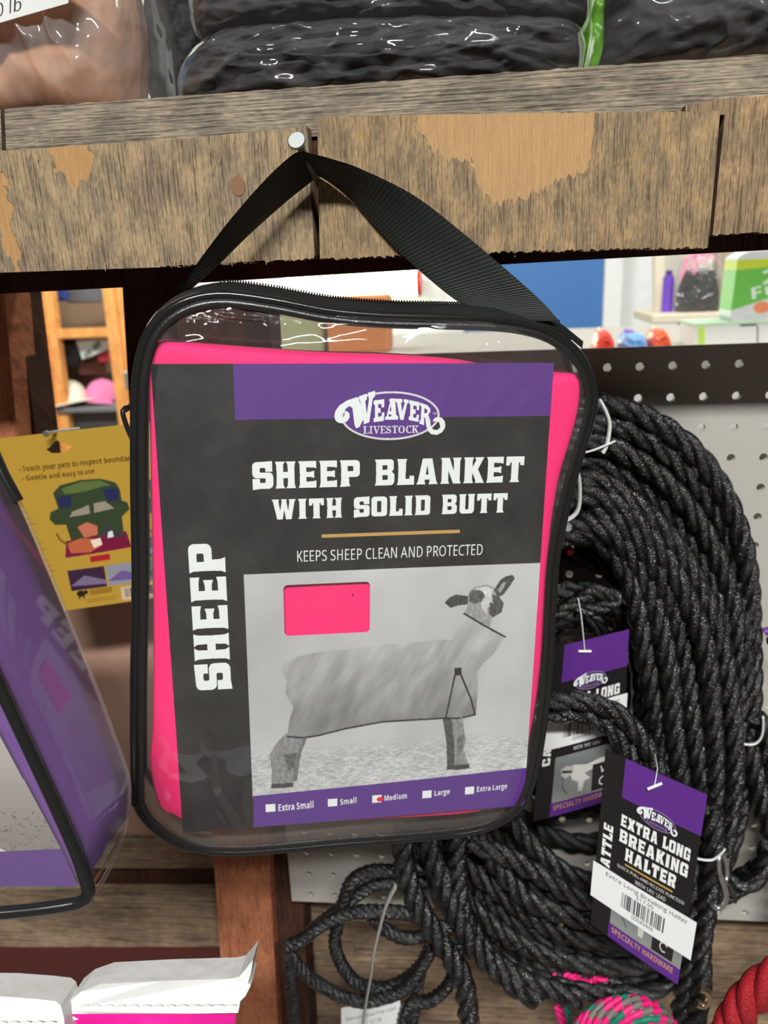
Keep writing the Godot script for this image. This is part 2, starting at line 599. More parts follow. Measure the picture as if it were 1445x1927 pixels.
func wood_mat(called: String, t: Array, scale: Vector3, relief := 0.08) -> StandardMaterial3D:
	var m := mat(called, Color.WHITE, 0.85, 0.3)
	m.albedo_texture = t[0]
	m.heightmap_enabled = true
	m.heightmap_texture = t[1]
	m.heightmap_scale = relief
	m.uv1_scale = scale
	return m

func noise_normal(s: int, f: float, strength: float, size := 256) -> NoiseTexture2D:
	var t := NoiseTexture2D.new()
	t.width = size
	t.height = size
	t.noise = noise(s, f, 3)
	t.seamless = true
	t.as_normal_map = true
	t.bump_strength = strength
	return t

func bumpy(m: StandardMaterial3D, t: Texture2D, tiles: float, strength := 1.0, tri := true) -> StandardMaterial3D:
	m.normal_enabled = true
	m.normal_texture = t
	m.normal_scale = strength
	m.uv1_triplanar = tri
	m.uv1_scale = Vector3.ONE * tiles
	return m

# woven tiles: twill for the blankets, ribbed webbing for the strap
func weave(size: int, kind: int) -> ImageTexture:
	var im := Image.create(size, size, false, Image.FORMAT_L8)
	for y in size:
		for x in size:
			var hgt := 0.0
			if kind == 0:
				hgt = 0.5 + 0.35 * sin(TAU * (x + y) / 16.0) + 0.15 * sin(TAU * (x - y) / 4.0)
			else:
				hgt = 0.35 + 0.45 * absf(sin(PI * y / 16.0)) * (0.55 + 0.45 * absf(sin(PI * (x + (8 if (y / 16) % 2 else 0)) / 16.0)))
			im.set_pixel(x, y, Color(hgt, hgt, hgt))
	return ImageTexture.create_from_image(im)

func materials() -> void:
	# wood of the shelf
	var fresh := Color8(164, 141, 108)
	var grey := Color8(132, 117, 96)
	var dk := Color8(80, 67, 52)
	wood_mat("ply_worn", wood(760, 300, 11, true, fresh, grey, dk, 0.06, [pts([124, 40, 172, 40, 170, 167, 176, 276, 156, 240, 140, 167]), pts([275, -10, 365, -10, 360, 64, 328, 84, 301, 64, 285, 48])], Color8(190, 146, 96)), Vector3(4.6, 11.0, 1), 0.12)
	var split := pts([240, -20, 281, 60, 317, 93, 389, 100, 404, 153, 440, 190, 527, 180, 563, 160, 679, 129, 685, -20])
	wood_mat("ply_split", wood(1100, 340, 23, true, Color8(160, 134, 98), Color8(132, 114, 90), dk, 0.06, [split], Color8(188, 150, 104)), Vector3(4.0, 11.0, 1), 0.12)
	wood_mat("ply_grey", wood(300, 300, 37, true, Color8(165, 135, 100), Color8(133, 113, 88), dk, 0.12), Vector3(9.0, 11.0, 1), 0.12)
	wood_mat("barn_board", wood(1024, 128, 41, false, Color8(148, 135, 116), Color8(118, 109, 96), Color8(74, 68, 60), 0.03), Vector3(2.0, 20.0, 1), 0.15)
	var brown := wood(256, 256, 53, true, Color8(84, 56, 42), Color8(70, 47, 36), Color8(44, 29, 22), 0.0)
	wood_mat("brown_beam", brown, Vector3(6, 6, 6), 0.05)
	var red := wood(256, 512, 61, true, Color8(186, 120, 86), Color8(168, 104, 74), Color8(120, 70, 48), -0.1)
	wood_mat("red_post", red, Vector3(9, 4, 1), 0.05)
	var pale := wood(512, 128, 71, false, Color8(160, 138, 112), Color8(128, 108, 90), Color8(84, 68, 56), 0.0)
	wood_mat("pale_plank", pale, Vector3(2, 8, 1), 0.06)
	var pine := wood(128, 512, 83, true, Color8(226, 160, 92), Color8(214, 146, 80), Color8(176, 112, 58), -0.2)
	wood_mat("pine", pine, Vector3(8, 2, 1), 0.02)
	mat("tan_panel", Color8(178, 140, 118), 0.8)
	bumpy(M.tan_panel, noise_normal(5, 0.03, 2.0), 3.0, 0.5)
	# metal
	var st := mat("steel", Color8(205, 205, 200), 0.32)
	st.metallic = 0.9
	var nh := mat("nail_head", Color8(176, 178, 174), 0.5)
	nh.metallic = 0.35
	var ns := mat("nail_shank", Color8(120, 116, 106), 0.45)
	ns.metallic = 0.8
	mat("gold_steel", Color8(214, 190, 160), 0.28)
	M.gold_steel.metallic = 0.95
	# plastics
	clear("clear_vinyl", Color8(205, 200, 190), 0.04, 0.05)  # pale tint and alpha paint in a haze for the reflections
	clear("smoky_vinyl", Color8(150, 140, 135), 0.16, 0.07)
	clear("poly_film", Color8(225, 222, 215), 0.16, 0.07)
	bumpy(M.poly_film, noise_normal(9, 0.012, 6.0), 6.0, 0.5)
	clear("thin_film", Color8(225, 222, 215), 0.05, 0.05)
	bumpy(M.thin_film, noise_normal(19, 0.012, 6.0), 6.0, 0.4)
	mat("black_piping", Color8(30, 30, 29), 0.16)
	mat("black_band", Color8(34, 33, 31), 0.3)
	bumpy(M.black_band, noise_normal(6, 0.05, 3.0), 40.0, 0.3)
	mat("zipper_black", Color8(22, 22, 22), 0.55)
	mat("zipper_coil", Color8(20, 20, 20), 0.45)
	mat("white_tie", Color8(222, 222, 216), 0.4)
	mat("grey_tie", Color8(158, 156, 148), 0.45)
	# textiles
	var web := mat("webbing", Color8(30, 33, 28), 0.62)
	web.heightmap_enabled = true
	web.heightmap_texture = weave(64, 1)
	web.heightmap_scale = 0.06
	web.uv1_scale = Vector3(6, 42, 1)
	var pk := mat("pink_twill", Color(1.0, 0.08, 0.44), 0.75)
	pk.rim_enabled = true
	pk.rim = 0.25
	pk.rim_tint = 1.0
	pk.heightmap_enabled = true
	pk.heightmap_texture = weave(64, 0)
	pk.heightmap_scale = 0.02
	pk.uv1_triplanar = true
	pk.uv1_scale = Vector3.ONE * 190.0
	mat("purple_nylon", Color8(104, 56, 140), 0.5)
	bumpy(M.purple_nylon, noise_normal(15, 0.012, 5.0), 5.0, 0.5)
	mat("tan_fabric", Color8(206, 152, 118), 0.9)
	bumpy(M.tan_fabric, noise_normal(16, 0.02, 6.0), 6.0, 0.5)
	mat("black_fabric", Color8(36, 35, 36), 0.8)
	bumpy(M.black_fabric, noise_normal(17, 0.03, 6.0), 8.0, 0.6)
	var rp := mat("black_rope", Color8(14, 15, 14), 0.2, 0.7)
	var fi := noise_normal(18, 0.12, 10.0)
	bumpy(rp, fi, 22.0, 0.8)
	mat("red_rope", Color8(172, 24, 36), 0.6)
	bumpy(M.red_rope, fi, 22.0, 1.3)
	mat("pink_cord", Color8(235, 30, 120), 0.6)
	mat("green_cord", Color8(20, 120, 95), 0.6)
	mat("grey_cord", Color8(120, 112, 105), 0.6)
	# paper, board, walls
	mat("white_paper", Color8(226, 226, 220), 0.7)
	mat("pegboard_white", Color8(182, 176, 166), 0.45)
	mat("wall_white", Color8(238, 238, 232), 0.9)
	bumpy(M.wall_white, noise_normal(21, 0.05, 2.0), 1.0, 0.3)
	mat("ceiling_white", Color8(228, 228, 224), 0.9)
	mat("ceiling_boards", Color8(120, 114, 106), 0.9)
	mat("wall_brown", Color8(108, 100, 92), 0.9)
	mat("concrete", Color8(112, 104, 96), 0.7)
	bumpy(M.concrete, noise_normal(22, 0.03, 2.0), 1.0, 0.5)
	mat("door_blue", Color8(66, 118, 178), 0.4)

func flat_card(called: String, cv: Canvas, rough := 0.45) -> StandardMaterial3D:
	var m := mat(called, Color.WHITE, rough, 0.4)
	m.albedo_texture = cv.tex()
	m.texture_repeat = false
	return m

# ------------------------------------------------------------------ the prints
# the sheep photograph in grey, on card units x 198..1006, y 538..1190
func sheep_photo(w: int, h: int) -> Image:
	var mask := Canvas.new(w, h, Color.BLACK)
	var o := Vector2(-198, -538)
	var one := func(a: Array) -> Array:
		return mask.mapped([pts(a)], o, Vector2(1, 0), Vector2(0, 1))
	var coat := [288, 818, 298, 798, 323, 782, 383, 771, 492, 764, 589, 757, 661, 754, 720, 752, 760, 752, 768, 719, 791, 677, 844, 712, 911, 753, 880, 803, 851, 830, 836, 855, 839, 925, 837, 992, 792, 996, 744, 994, 629, 992, 562, 993, 462, 1006, 384, 1023, 344, 1027, 299, 1020, 309, 962, 319, 934, 297, 889, 303, 851]
	mask.poly(one.call([739, 990, 768, 990, 778, 1066, 779, 1164, 759, 1162, 753, 1069]), Color(0, 0.36, 0))
	mask.poly(one.call([765, 990, 797, 990, 806, 1050, 812, 1066, 806, 1100, 811, 1120, 825, 1164, 780, 1166, 778, 1090]), Color(0, 0.62, 0))
	mask.poly(one.call([330, 1020, 356, 1026, 338, 1074, 330, 1120, 324, 1165, 305, 1168, 318, 1090]), Color(0, 0.5, 0))
	mask.poly(one.call([296, 1012, 346, 1024, 328, 1074, 316, 1110, 312, 1176, 291, 1184, 251, 1182, 254, 1130, 250, 1076, 262, 1052, 276, 1033]), Color(0, 0.6, 0))
	mask.poly(one.call([791, 677, 798, 658, 802, 613, 818, 600, 851, 595, 874, 606, 886, 627, 900, 649, 896, 676, 873, 690, 865, 718, 830, 715]), Color(0, 0.68, 0))
	mask.poly(one.call([818, 606, 851, 600, 870, 610, 868, 626, 850, 630, 838, 616]), Color(0, 0.93, 0))
	mask.poly(one.call([848, 630, 866, 626, 868, 648, 856, 664, 856, 684, 842, 668, 838, 648]), Color(0, 0.88, 0))
	mask.poly(one.call([800, 627, 767, 620, 747, 629, 735, 643, 752, 658, 775, 652, 800, 650]), Color(0, 0.3, 0))
	mask.poly(one.call([872, 612, 889, 583, 905, 573, 923, 570, 929, 580, 917, 601, 899, 628, 884, 632]), Color(0, 0.34, 0))
	mask.poly(one.call([882, 612, 895, 592, 906, 590, 900, 606, 890, 622]), Color(0, 0.7, 0))
	mask.poly(one.call([802, 620, 814, 609, 836, 611, 848, 626, 838, 644, 818, 650, 804, 642]), Color(0, 0.40, 0))
	mask.poly(one.call([868, 626, 886, 630, 902, 652, 897, 678, 874, 692, 862, 682, 860, 664, 872, 650]), Color(0, 0.36, 0))
	mask.poly(one.call(coat), Color(1, 0, 0))
	for q in [[791, 677, 844, 712, 911, 753], [771, 862, 749, 993], [789, 863, 820, 938, 835, 990, 800, 997], [299, 1022, 344, 1029, 384, 1025, 462, 1008, 562, 994, 629, 993, 744, 995, 792, 998]]:
		mask.stroke((one.call(q) as Array)[0], 5.0 if q.size() < 20 else 3.0, Color(0, 0.2, 0))
	mask.poly(one.call([769, 840, 789, 840, 790, 863, 770, 863]), Color(0, 0.16, 0))
	for q in [[289, 1168, 314, 1172, 312, 1184, 291, 1186], [252, 1170, 290, 1172, 290, 1186, 251, 1184], [778, 1150, 824, 1150, 826, 1166, 780, 1168], [758, 1150, 779, 1150, 779, 1165, 758, 1164]]:
		mask.poly(one.call(q), Color(0, 0.3, 0))
	mask.poly(one.call([288, 1080, 326, 1074, 316, 1120, 300, 1130]), Color(0, 0.42, 0))
	mask.poly(one.call([784, 1060, 806, 1050, 800, 1110, 788, 1110]), Color(0, 0.5, 0))
	mask.ellipse(865 - 198, 652 - 538, 3, 3, Color(0, 0.1, 0))
	var n1 := noise(31, 0.012, 3)
	var n2 := noise(32, 0.2, 2)
	var n3 := noise(33, 0.05, 3)
	var src := mask.img.get_data()
	var out := PackedByteArray()
	out.resize(w * h * 3)
	for y in h:
		for x in w:
			var k := (y * w + x) * 3
			var r := src[k]
			var g := src[k + 1]
			var fine := n2.get_noise_2d(x, y)
			var val := 0.0
			if r > 100:
				# folds of the coat run down and to the left
				var f := n1.get_noise_2d(x * 0.9 + y * 0.55, (y - x) * 0.25) + 0.35 * n1.get_noise_2d(x * 3.0 + y * 1.6 + 400.0, y * 0.8 - x * 0.4)
				val = 0.67 - 0.19 * clampf((y - 225.0) / 260.0, 0, 1) + 0.10 * f + 0.012 * fine
			elif g > 10:
				val = g / 255.0 * 0.86 + 0.10 * n3.get_noise_2d(x * 1.6, y) + 0.06 * fine
			else:
				var yy := float(y) / h
				val = 0.735 - 0.05 * sin(yy * 3.4) + 0.05 * n1.get_noise_2d(x * 0.25, y * 0.25) + 0.03 * x / w
				if yy > 0.76:
					var gr := clampf((yy - 0.76) / 0.06, 0, 1)
					val += gr * (-0.02 + 0.16 * fine + 0.12 * n3.get_noise_2d(x * 0.7, y * 2.0) - 0.06 * n3.get_noise_2d(x * 0.2, y * 0.5))
			var b := int(clampf(val, 0.04, 0.97) * 255)
			out[k] = b
			out[k + 1] = b
			out[k + 2] = mini(255, int(b * 0.985))
	return Image.create_from_data(w, h, false, Image.FORMAT_RGB8, out)

func blanket_card() -> Canvas:
	var k := 1.5
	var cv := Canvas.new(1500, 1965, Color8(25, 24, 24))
	# black stock, the vinyl's blotchy haze of reflections painted in as mottling
	var haze_img := Image.create(300, 393, false, Image.FORMAT_RGB8)
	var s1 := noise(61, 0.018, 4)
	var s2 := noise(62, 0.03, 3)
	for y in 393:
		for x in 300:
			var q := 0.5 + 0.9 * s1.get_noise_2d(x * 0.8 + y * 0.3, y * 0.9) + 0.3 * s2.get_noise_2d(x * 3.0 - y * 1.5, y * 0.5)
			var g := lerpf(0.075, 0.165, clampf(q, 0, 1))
			haze_img.set_pixel(x, y, Color(g, g * 0.985, g * 0.95))
	haze_img.resize(1500, 1965, Image.INTERPOLATE_CUBIC)
	cv.img = haze_img
	var white := Color8(228, 231, 224)
	var purple := Color8(86, 46, 126)
	cv.rect(193 * k, 0, 1310 * k, 136 * k, purple)
	var ph := sheep_photo(808, 670)
	ph.resize(520, 431, Image.INTERPOLATE_BILINEAR)
	ph.resize(int(808 * k), int(670 * k), Image.INTERPOLATE_BILINEAR)
	cv.img.blit_rect(ph, Rect2i(0, 0, ph.get_width(), ph.get_height()), Vector2i(int(199 * k), int(540 * k)))
	cv.poly([PackedVector2Array([Vector2(201, 1207) * k, Vector2(1006, 1181) * k, Vector2(1006, 1310) * k, Vector2(198, 1310) * k])], purple)
	mark(cv, Vector2(427, 47) * k, Vector2(310, 0) * k, Vector2(0, 161) * k, Color8(86, 46, 126), Color8(212, 210, 208))
	slab(cv, "SHEEP BLANKET", Vector2(230, 243) * k, Vector2(708, -1) * k, Vector2(0, 69) * k, white)
	slab(cv, "WITH SOLID BUTT", Vector2(276, 341) * k, Vector2(622, 0) * k, Vector2(0, 53) * k, white)
	cv.rect(402 * k, 438 * k, 369 * k, 9 * k, Color8(190, 150, 82))
	cv.words("KEEPS SHEEP CLEAN AND PROTECTED", "Droid Sans", 400, Vector2(338, 481) * k, Vector2(498, 0) * k, Vector2(0, 30) * k, white)
	slab(cv, "SHEEP", Vector2(61, 868) * k, Vector2(0, -415) * k, Vector2(92, 0) * k, white)
	var sx := [234, 411, 540, 688, 816]
	var names := ["Extra Small", "Small", "Medium", "Large", "Extra Large"]
	var ends := [370, 494, 642, 770, 944]
	for j in 5:
		var x: float = sx[j]
		var y := 1238.0 - 0.012 * (x - 234)
		cv.rect(x * k, (y - 1) * k, 27 * k, 25 * k, white)
		cv.words(names[j], "Droid Sans", 700, Vector2(x + 36, y + 1) * k, Vector2(ends[j] - x - 36, -3) * k, Vector2(0, 24 if j in [0, 3, 4] else 20) * k, white)
	cv.ellipse(563 * k, 1248 * k, 10 * k, 8 * k, Color8(226, 24, 62))
	return cv

func cow_photo(cv: Canvas, x: float, y: float, w: float, h: float) -> void:
	cv.rect(x, y, w, h, Color8(120, 122, 120))
	for j in 40:
		var v := j / 40.0
		var g := int(105 + 60 * absf(v - 0.35))
		cv.rect(x, y + h * v, w, h / 40.0 + 1, Color8(g, g + 2, g))
	var P := func(a: Array) -> Array:
		return cv.mapped([pts(a)], Vector2(x, y), Vector2(w / 100.0, 0), Vector2(0, h / 100.0))
	cv.poly(P.call([18, 30, 30, 26, 48, 32, 70, 26, 84, 28, 90, 44, 88, 62, 82, 70, 80, 84, 75, 84, 74, 66, 56, 64, 46, 68, 44, 90, 38, 90, 37, 66, 28, 58, 25, 46]), Color8(196, 194, 186))
	cv.poly(P.call([46, 50, 62, 44, 74, 60, 56, 66]), Color8(120, 118, 112))
	cv.poly(P.call([10, 30, 18, 24, 30, 30, 28, 44, 18, 52, 12, 44]), Color8(172, 170, 164))
	cv.poly(P.call([12, 32, 28, 38, 26, 42, 12, 38]), Color8(50, 50, 50))
	cv.stroke((P.call([14, 48, 14, 70, 22, 88]) as Array)[0], w * 0.012, Color8(60, 60, 58))
	cv.rect(x, y + h * 0.88, w, h * 0.12, Color8(140, 140, 134))

func halter_tag() -> Canvas:
	var W := 640.0
	var H := 1060.0
	var cv := Canvas.new(640, 1060, Color8(30, 27, 28))
	var white := Color8(230, 230, 224)
	var purple := Color8(92, 44, 130)
	cv.rect(0.19 * W, 0, W, 0.205 * H, purple)
	mark(cv, Vector2(0.33 * W, 0.165 * H), Vector2(0.46 * W, 0), Vector2(0, 0.125 * H), Color8(60, 40, 76), Color8(150, 128, 160), true)
	slab(cv, "EXTRA LONG", Vector2(0.205, 0.29) * Vector2(W, H), Vector2(0.72 * W, 0), Vector2(0, 0.062 * H), white)
	slab(cv, "BREAKING", Vector2(0.205, 0.37) * Vector2(W, H), Vector2(0.72 * W, 0), Vector2(0, 0.068 * H), white)
	slab(cv, "HALTER", Vector2(0.28, 0.455) * Vector2(W, H), Vector2(0.54 * W, 0), Vector2(0, 0.068 * H), white)
	cv.rect(0.29 * W, 0.54 * H, 0.51 * W, 0.009 * H, Color8(190, 150, 82))
	cv.words("QUICK PULL-AND-RELEASE FUNCTION", "Droid Sans", 400, Vector2(0.215, 0.562) * Vector2(W, H), Vector2(0.72 * W, 0), Vector2(0, 0.022 * H), white)
	cv.words("WITH 14½' LEAD", "Droid Sans", 400, Vector2(0.41, 0.594) * Vector2(W, H), Vector2(0.33 * W, 0), Vector2(0, 0.022 * H), white)
	slab(cv, "CATTLE", Vector2(0.045 * W, 0.672 * H), Vector2(0, -0.29 * H), Vector2(0.095 * W, 0), white)
	cow_photo(cv, 0.2 * W, 0.635 * H, 0.8 * W, 0.28 * H)
	cv.rect(0.66 * W, 0.74 * H, 0.24 * W, 0.165 * H, Color8(40, 34, 34))
	var arc := PackedVector2Array()
	for j in 20:
		var a := -0.6 - 4.6 * j / 19.0
		arc.append(Vector2(0.79 * W + cos(a) * 26, 0.855 * H + sin(a) * 26))
	cv.stroke(arc, 8, Color8(210, 208, 200))
	cv.stroke(pts([0.76 * W, 0.765 * H, 0.775 * W, 0.8 * H, 0.81 * W, 0.78 * H]), 8, Color8(210, 208, 200))
	cv.rect(0.19 * W, 0.915 * H, W, 0.1 * H, purple)
	cv.words("SPECIALTY HARDWARE", "Droid Sans", 700, Vector2(0.225, 0.93) * Vector2(W, H), Vector2(0.7 * W, 0), Vector2(0, 0.032 * H), Color8(192, 140, 104))
	return cv

func barcode(cv: Canvas, x: float, y: float, w: float, h: float, s: int) -> void:
	var r := RandomNumberGenerator.new()
	r.seed = s
	var at := 0.0
	while at < w:
		var b := float(r.randi_range(1, 3)) * w / 95.0
		cv.rect(x + at, y, b, h, Color8(35, 33, 36))
		at += b + float(r.randi_range(1, 3)) * w / 95.0

func price_sticker() -> Canvas:
	var cv := Canvas.new(760, 300, Color8(230, 230, 226))
	cv.words("Extra Long Breaking Halter", "Droid Sans", 400, Vector2(95, 22), Vector2(600, 0), Vector2(0, 44), Color8(40, 38, 40))
	cv.words("$17.99", "Droid Sans", 400, Vector2(318, 66), Vector2(125, 0), Vector2(0, 34), Color8(60, 58, 62))
	barcode(cv, 218, 108, 320, 120, 4)
	cv.words("00649448", "Droid Sans", 400, Vector2(300, 236), Vector2(160, 0), Vector2(0, 32), Color8(60, 58, 62))
	return cv

func yellow_card() -> Canvas:      # the back of a hang card, 600 x 760
	var cv := Canvas.new(600, 760, Color8(182, 144, 54))
	var ink := Color8(84, 58, 18)
	cv.words("- Teach your pets to respect boundaries", "Droid Sans", 700, Vector2(100, 120), Vector2(400, 6), Vector2(0, 32), ink)
	cv.words("- Gentle and easy to use", "Droid Sans", 700, Vector2(104, 160), Vector2(250, 4), Vector2(0, 30), ink)
	for j in 14:
		var y := 265.0 + j * 25 + (12 if j > 5 else 0)
		cv.rect(30 + j * 4, y, 46 + (j * 37 % 30), 4, Color8(150, 112, 34))
	for side in [0.0, 330.0]:
		var o := Vector2(165 + side, 205)
		var put := func(a: Array, c: Color) -> void:
			cv.poly(cv.mapped([pts(a)], o, Vector2(1, 0), Vector2(0, 1)), c)
		put.call([30, 40, 60, 12, 130, 0, 210, 8, 255, 30, 268, 60, 272, 110, 290, 120, 296, 150, 270, 180, 268, 250, 60, 250, 52, 180, 14, 176, 0, 150, 8, 120, 36, 108], Color8(54, 66, 42))
		put.call([62, 26, 130, 8, 205, 14, 240, 38, 150, 50, 70, 52], Color8(92, 108, 56))
		put.call([40, 62, 90, 56, 84, 108, 44, 108], Color8(40, 42, 80))
		put.call([210, 52, 262, 56, 262, 106, 226, 108], Color8(40, 42, 80))
		put.call([84, 128, 148, 108, 148, 146, 70, 150], Color8(150, 140, 120))
		put.call([168, 106, 214, 104, 246, 140, 164, 146], Color8(150, 140, 120))
		put.call([40, 250, 278, 244, 290, 316, 26, 322], Color8(120, 24, 56))
		put.call([40, 262, 96, 246, 150, 256, 170, 290, 120, 312, 50, 306], Color8(186, 96, 60))
		put.call([92, 196, 130, 180, 168, 204, 164, 240, 110, 246], Color8(196, 110, 80))
		put.call([130, 260, 172, 256, 176, 286, 140, 296], Color8(232, 214, 190))
		put.call([184, 222, 220, 204, 236, 240, 290, 262, 200, 266], Color8(60, 58, 62))
		put.call([206, 236, 224, 232, 226, 260, 200, 262], Color8(220, 214, 210))
		cv.stroke(cv.mapped([pts([46, 272, 20, 240, 14, 216])], o, Vector2(1, 0), Vector2(0, 1))[0], 6, Color8(96, 60, 30))
		cv.rect(o.x + 118, o.y + 330, 80, 26, Color8(176, 30, 40))
	for j in 4:
		var x := 188.0 + 152 * (j % 2) + (152 if j > 1 else 0)
		var y := 585.0 if j < 2 else 585.0 - 98 * (j - 2)
		if j >= 2:
			x = 492
		cv.rect(x, y, 144, 92, [Color8(58, 36, 60), Color8(140, 140, 150), Color8(84, 110, 110), Color8(74, 84, 92)][j])
		cv.poly([pts([x, y + 70, x + 60, y + 30, x + 144, y + 62, x + 144, y + 80])], [Color8(120, 104, 130), Color8(110, 86, 140), Color8(50, 70, 74), Color8(130, 136, 140)][j])
	cv.ellipse(222, 694, 18, 14, Color8(44, 34, 20))
	cv.ellipse(242, 690, 9, 9, Color8(44, 34, 20))
	cv.rect(210, 700, 6, 18, Color8(44, 34, 20))
	cv.rect(228, 700, 6, 18, Color8(44, 34, 20))
	cv.rect(258, 680, 92, 26, Color8(150, 112, 34))
	cv.rect(230, 724, 130, 4, Color8(150, 112, 34))
	cv.rect(240, 734, 120, 4, Color8(150, 112, 34))
	cv.rect(384, 690, 190, 60, Color8(206, 180, 150))
	barcode(cv, 400, 698, 150, 40, 9)
	return cv

# ------------------------------------------------------------------ the scene
func _ready() -> void:
	rng.seed = 7
	cam_basis = Basis.from_euler(Vector3(deg_to_rad(-17.0), deg_to_rad(6.5), deg_to_rad(-2.5)))
	var cam := Camera3D.new()
	cam.name = "camera"
	cam.fov = rad_to_deg(2.0 * atan(CY / F))
	cam.near = 0.02
	cam.far = 60.0
	cam.transform = Transform3D(cam_basis, cam_at)
	var ca := CameraAttributesPhysical.new()
	ca.frustum_focal_length = 12.0 * F / CY
	ca.frustum_focus_distance = 0.45
	ca.exposure_aperture = 6.5
	ca.frustum_near = 0.02
	ca.frustum_far = 60.0
	cam.attributes = ca
	add_child(cam)
	cam.fov = rad_to_deg(2.0 * atan(CY / F))
	var we := WorldEnvironment.new()
	we.name = "environment"
	var env := Environment.new()
	env.background_mode = Environment.BG_COLOR
	env.background_color = Color(0.02, 0.02, 0.02)
	env.tonemap_mode = Environment.TONE_MAPPER_LINEAR
	env.tonemap_exposure = 1.0
	env.sdfgi_enabled = true
	env.ssao_enabled = true
	env.ssil_enabled = true
	we.environment = env
	add_child(we)
	materials()
	# ceiling lights: the long one behind the viewer, two over the back of the shop
	ceiling_light(Vector3(0.15, 2.9, 1.25), 1.2, 0.16, 13.0, "long white ceiling light behind the viewer, nearest the shelf")
	ceiling_light(Vector3(-1.3, 2.75, -1.6), 1.2, 0.3, 5.5, "white ceiling light tilted at the pine cap rack", -42.0)
	ceiling_light(Vector3(0.9, 2.75, -1.4), 1.2, 0.3, 3.8, "white ceiling light tilted at the blue door", -42.0)
	room()
	shelf()
	nail()
	bag()
	purple_bag()
	pegboard()
	rear_structure()
	ropes()
	tags()
	leads()
	top_goods()
	hang_card()
	pink_packs()
	left_rack()
	right_goods()
	var groups := {"ceiling_light": "ceiling lights of the shop", "blanket_bag": "zip bags of livestock blankets", "folded_blanket": "folded blankets in the zip bags", "printed_card": "printed cards in the zip bags", "rope_halter": "black rope halters on the pegboard", "swing_tag": "swing tags on the halters", "plaited_rope": "pink and green plaited cords", "folded_fabric": "folded fabrics on the upper shelf", "plastic_bag": "clear film bags", "pink_pack": "packs with white headers", "cap": "caps on the pine rack", "white_box": "white boxes on the counter", "packet": "packets above the pegboard"}
	for o in get_children():
		for k: String in groups:
			if o.has_meta("label") and (o.name == k or (o.name.begins_with(k) and o.name.length() == k.length() + 4)):
				o.set_meta("group", groups[k])

func ceiling_light(at: Vector3, w: float, d: float, energy: float, label: String, tilt := -90.0) -> void:
	var t := thing("ceiling_light", label, "light", at, "")
	var bs := Basis(Vector3.RIGHT, deg_to_rad(tilt + 90.0))
	var b := MB.new()
	b.box(at + bs.y * 0.03, Vector3(w + 0.06, 0.05, d + 0.06), bs, 0.006)
	b.box(Vector3(at.x, (at.y + 3.0) / 2.0 + 0.025, at.z), Vector3(0.05, 2.95 - at.y + 0.05, 0.05), Basis(), 0.004)
	part("housing", b, M.ceiling_white, t)
	var g := mat("lit_diffuser", Color8(250, 250, 245), 0.6)
	g.emission_enabled = true
	g.emission = Color8(255, 250, 238)
	g.emission_energy_multiplier = 4.0
	b = MB.new()
	b.box(at + bs.y * -0.004, Vector3(w, 0.016, d), bs, 0.004)
	part("diffuser", b, g, t)
	var l := AreaLight3D.new()
	l.name = "lamp"
	l.area_size = Vector2(w, d)
	l.area_normalize_energy = true
	l.light_color = Color8(249, 251, 252)
	l.light_energy = energy
	l.area_range = 14.0
	l.area_attenuation = 2.0
	l.shadow_enabled = true
	l.rotation_degrees = Vector3(tilt, 0, 0)
	l.position = bs.y * -0.016
	t.add_child(l)

func room() -> void:
	var b := MB.new()
	b.box(Vector3(0, -0.05, 0), Vector3(9.2, 0.1, 8.2), Basis(), 0.001)
	structure("floor", b, M.concrete)
	b = MB.new()
	b.box(Vector3(0, 3.05, 0), Vector3(9.2, 0.1, 8.2), Basis(), 0.001)
	structure("ceiling", b, M.ceiling_boards)
	b = MB.new()
	b.box(Vector3(0, 1.5, -3.85), Vector3(9.2, 3.0, 0.1), Basis(), 0.001)
	structure("wall_back", b, M.wall_white)
	b = MB.new()
	b.box(Vector3(0, 1.5, 4.05), Vector3(9.2, 3.0, 0.1), Basis(), 0.001)
	structure("wall_front", b, M.wall_brown)
	b = MB.new()
	b.box(Vector3(-4.55, 1.5, 0.1), Vector3(0.1, 3.0, 7.8), Basis(), 0.001)
	structure("wall_left", b, M.wall_brown)
	b = MB.new()
	b.box(Vector3(4.55, 1.5, 0.1), Vector3(0.1, 3.0, 7.8), Basis(), 0.001)
	structure("wall_right", b, M.wall_brown)
	# the blue door in the back wall
	var p0 := zp(872, 560, -3.78)
	var p1 := zp(1133, 560, -3.78)
	var w := p1.x - p0.x
	var d := Node3D.new()
	d.name = "door_1"
	d.position = Vector3(p0.x + w / 2, 0, -3.78)
	d.set_meta("kind", "structure")
	add_child(d)
	b = MB.new()
	b.box(d.position + Vector3(0, 1.03, 0), Vector3(w, 2.06, 0.05), Basis(), 0.004)
	part("leaf", b, M.door_blue, d)
	b = MB.new()
	var q := zp(897, 512, -3.74)
	b.box(q, Vector3(0.02, 0.16, 0.03), Basis(), 0.004)
	part("door_handle", b, M.steel, d)
	b = MB.new()
	for s in [-1.0, 1.0]:
		b.box(d.position + Vector3(s * (w / 2 + 0.04), 1.05, 0.01), Vector3(0.08, 2.1, 0.08), Basis(), 0.004)
	b.box(d.position + Vector3(0, 2.1, 0.01), Vector3(w + 0.16, 0.08, 0.08), Basis(), 0.004)
	part("frame", b, M.wall_white, d)

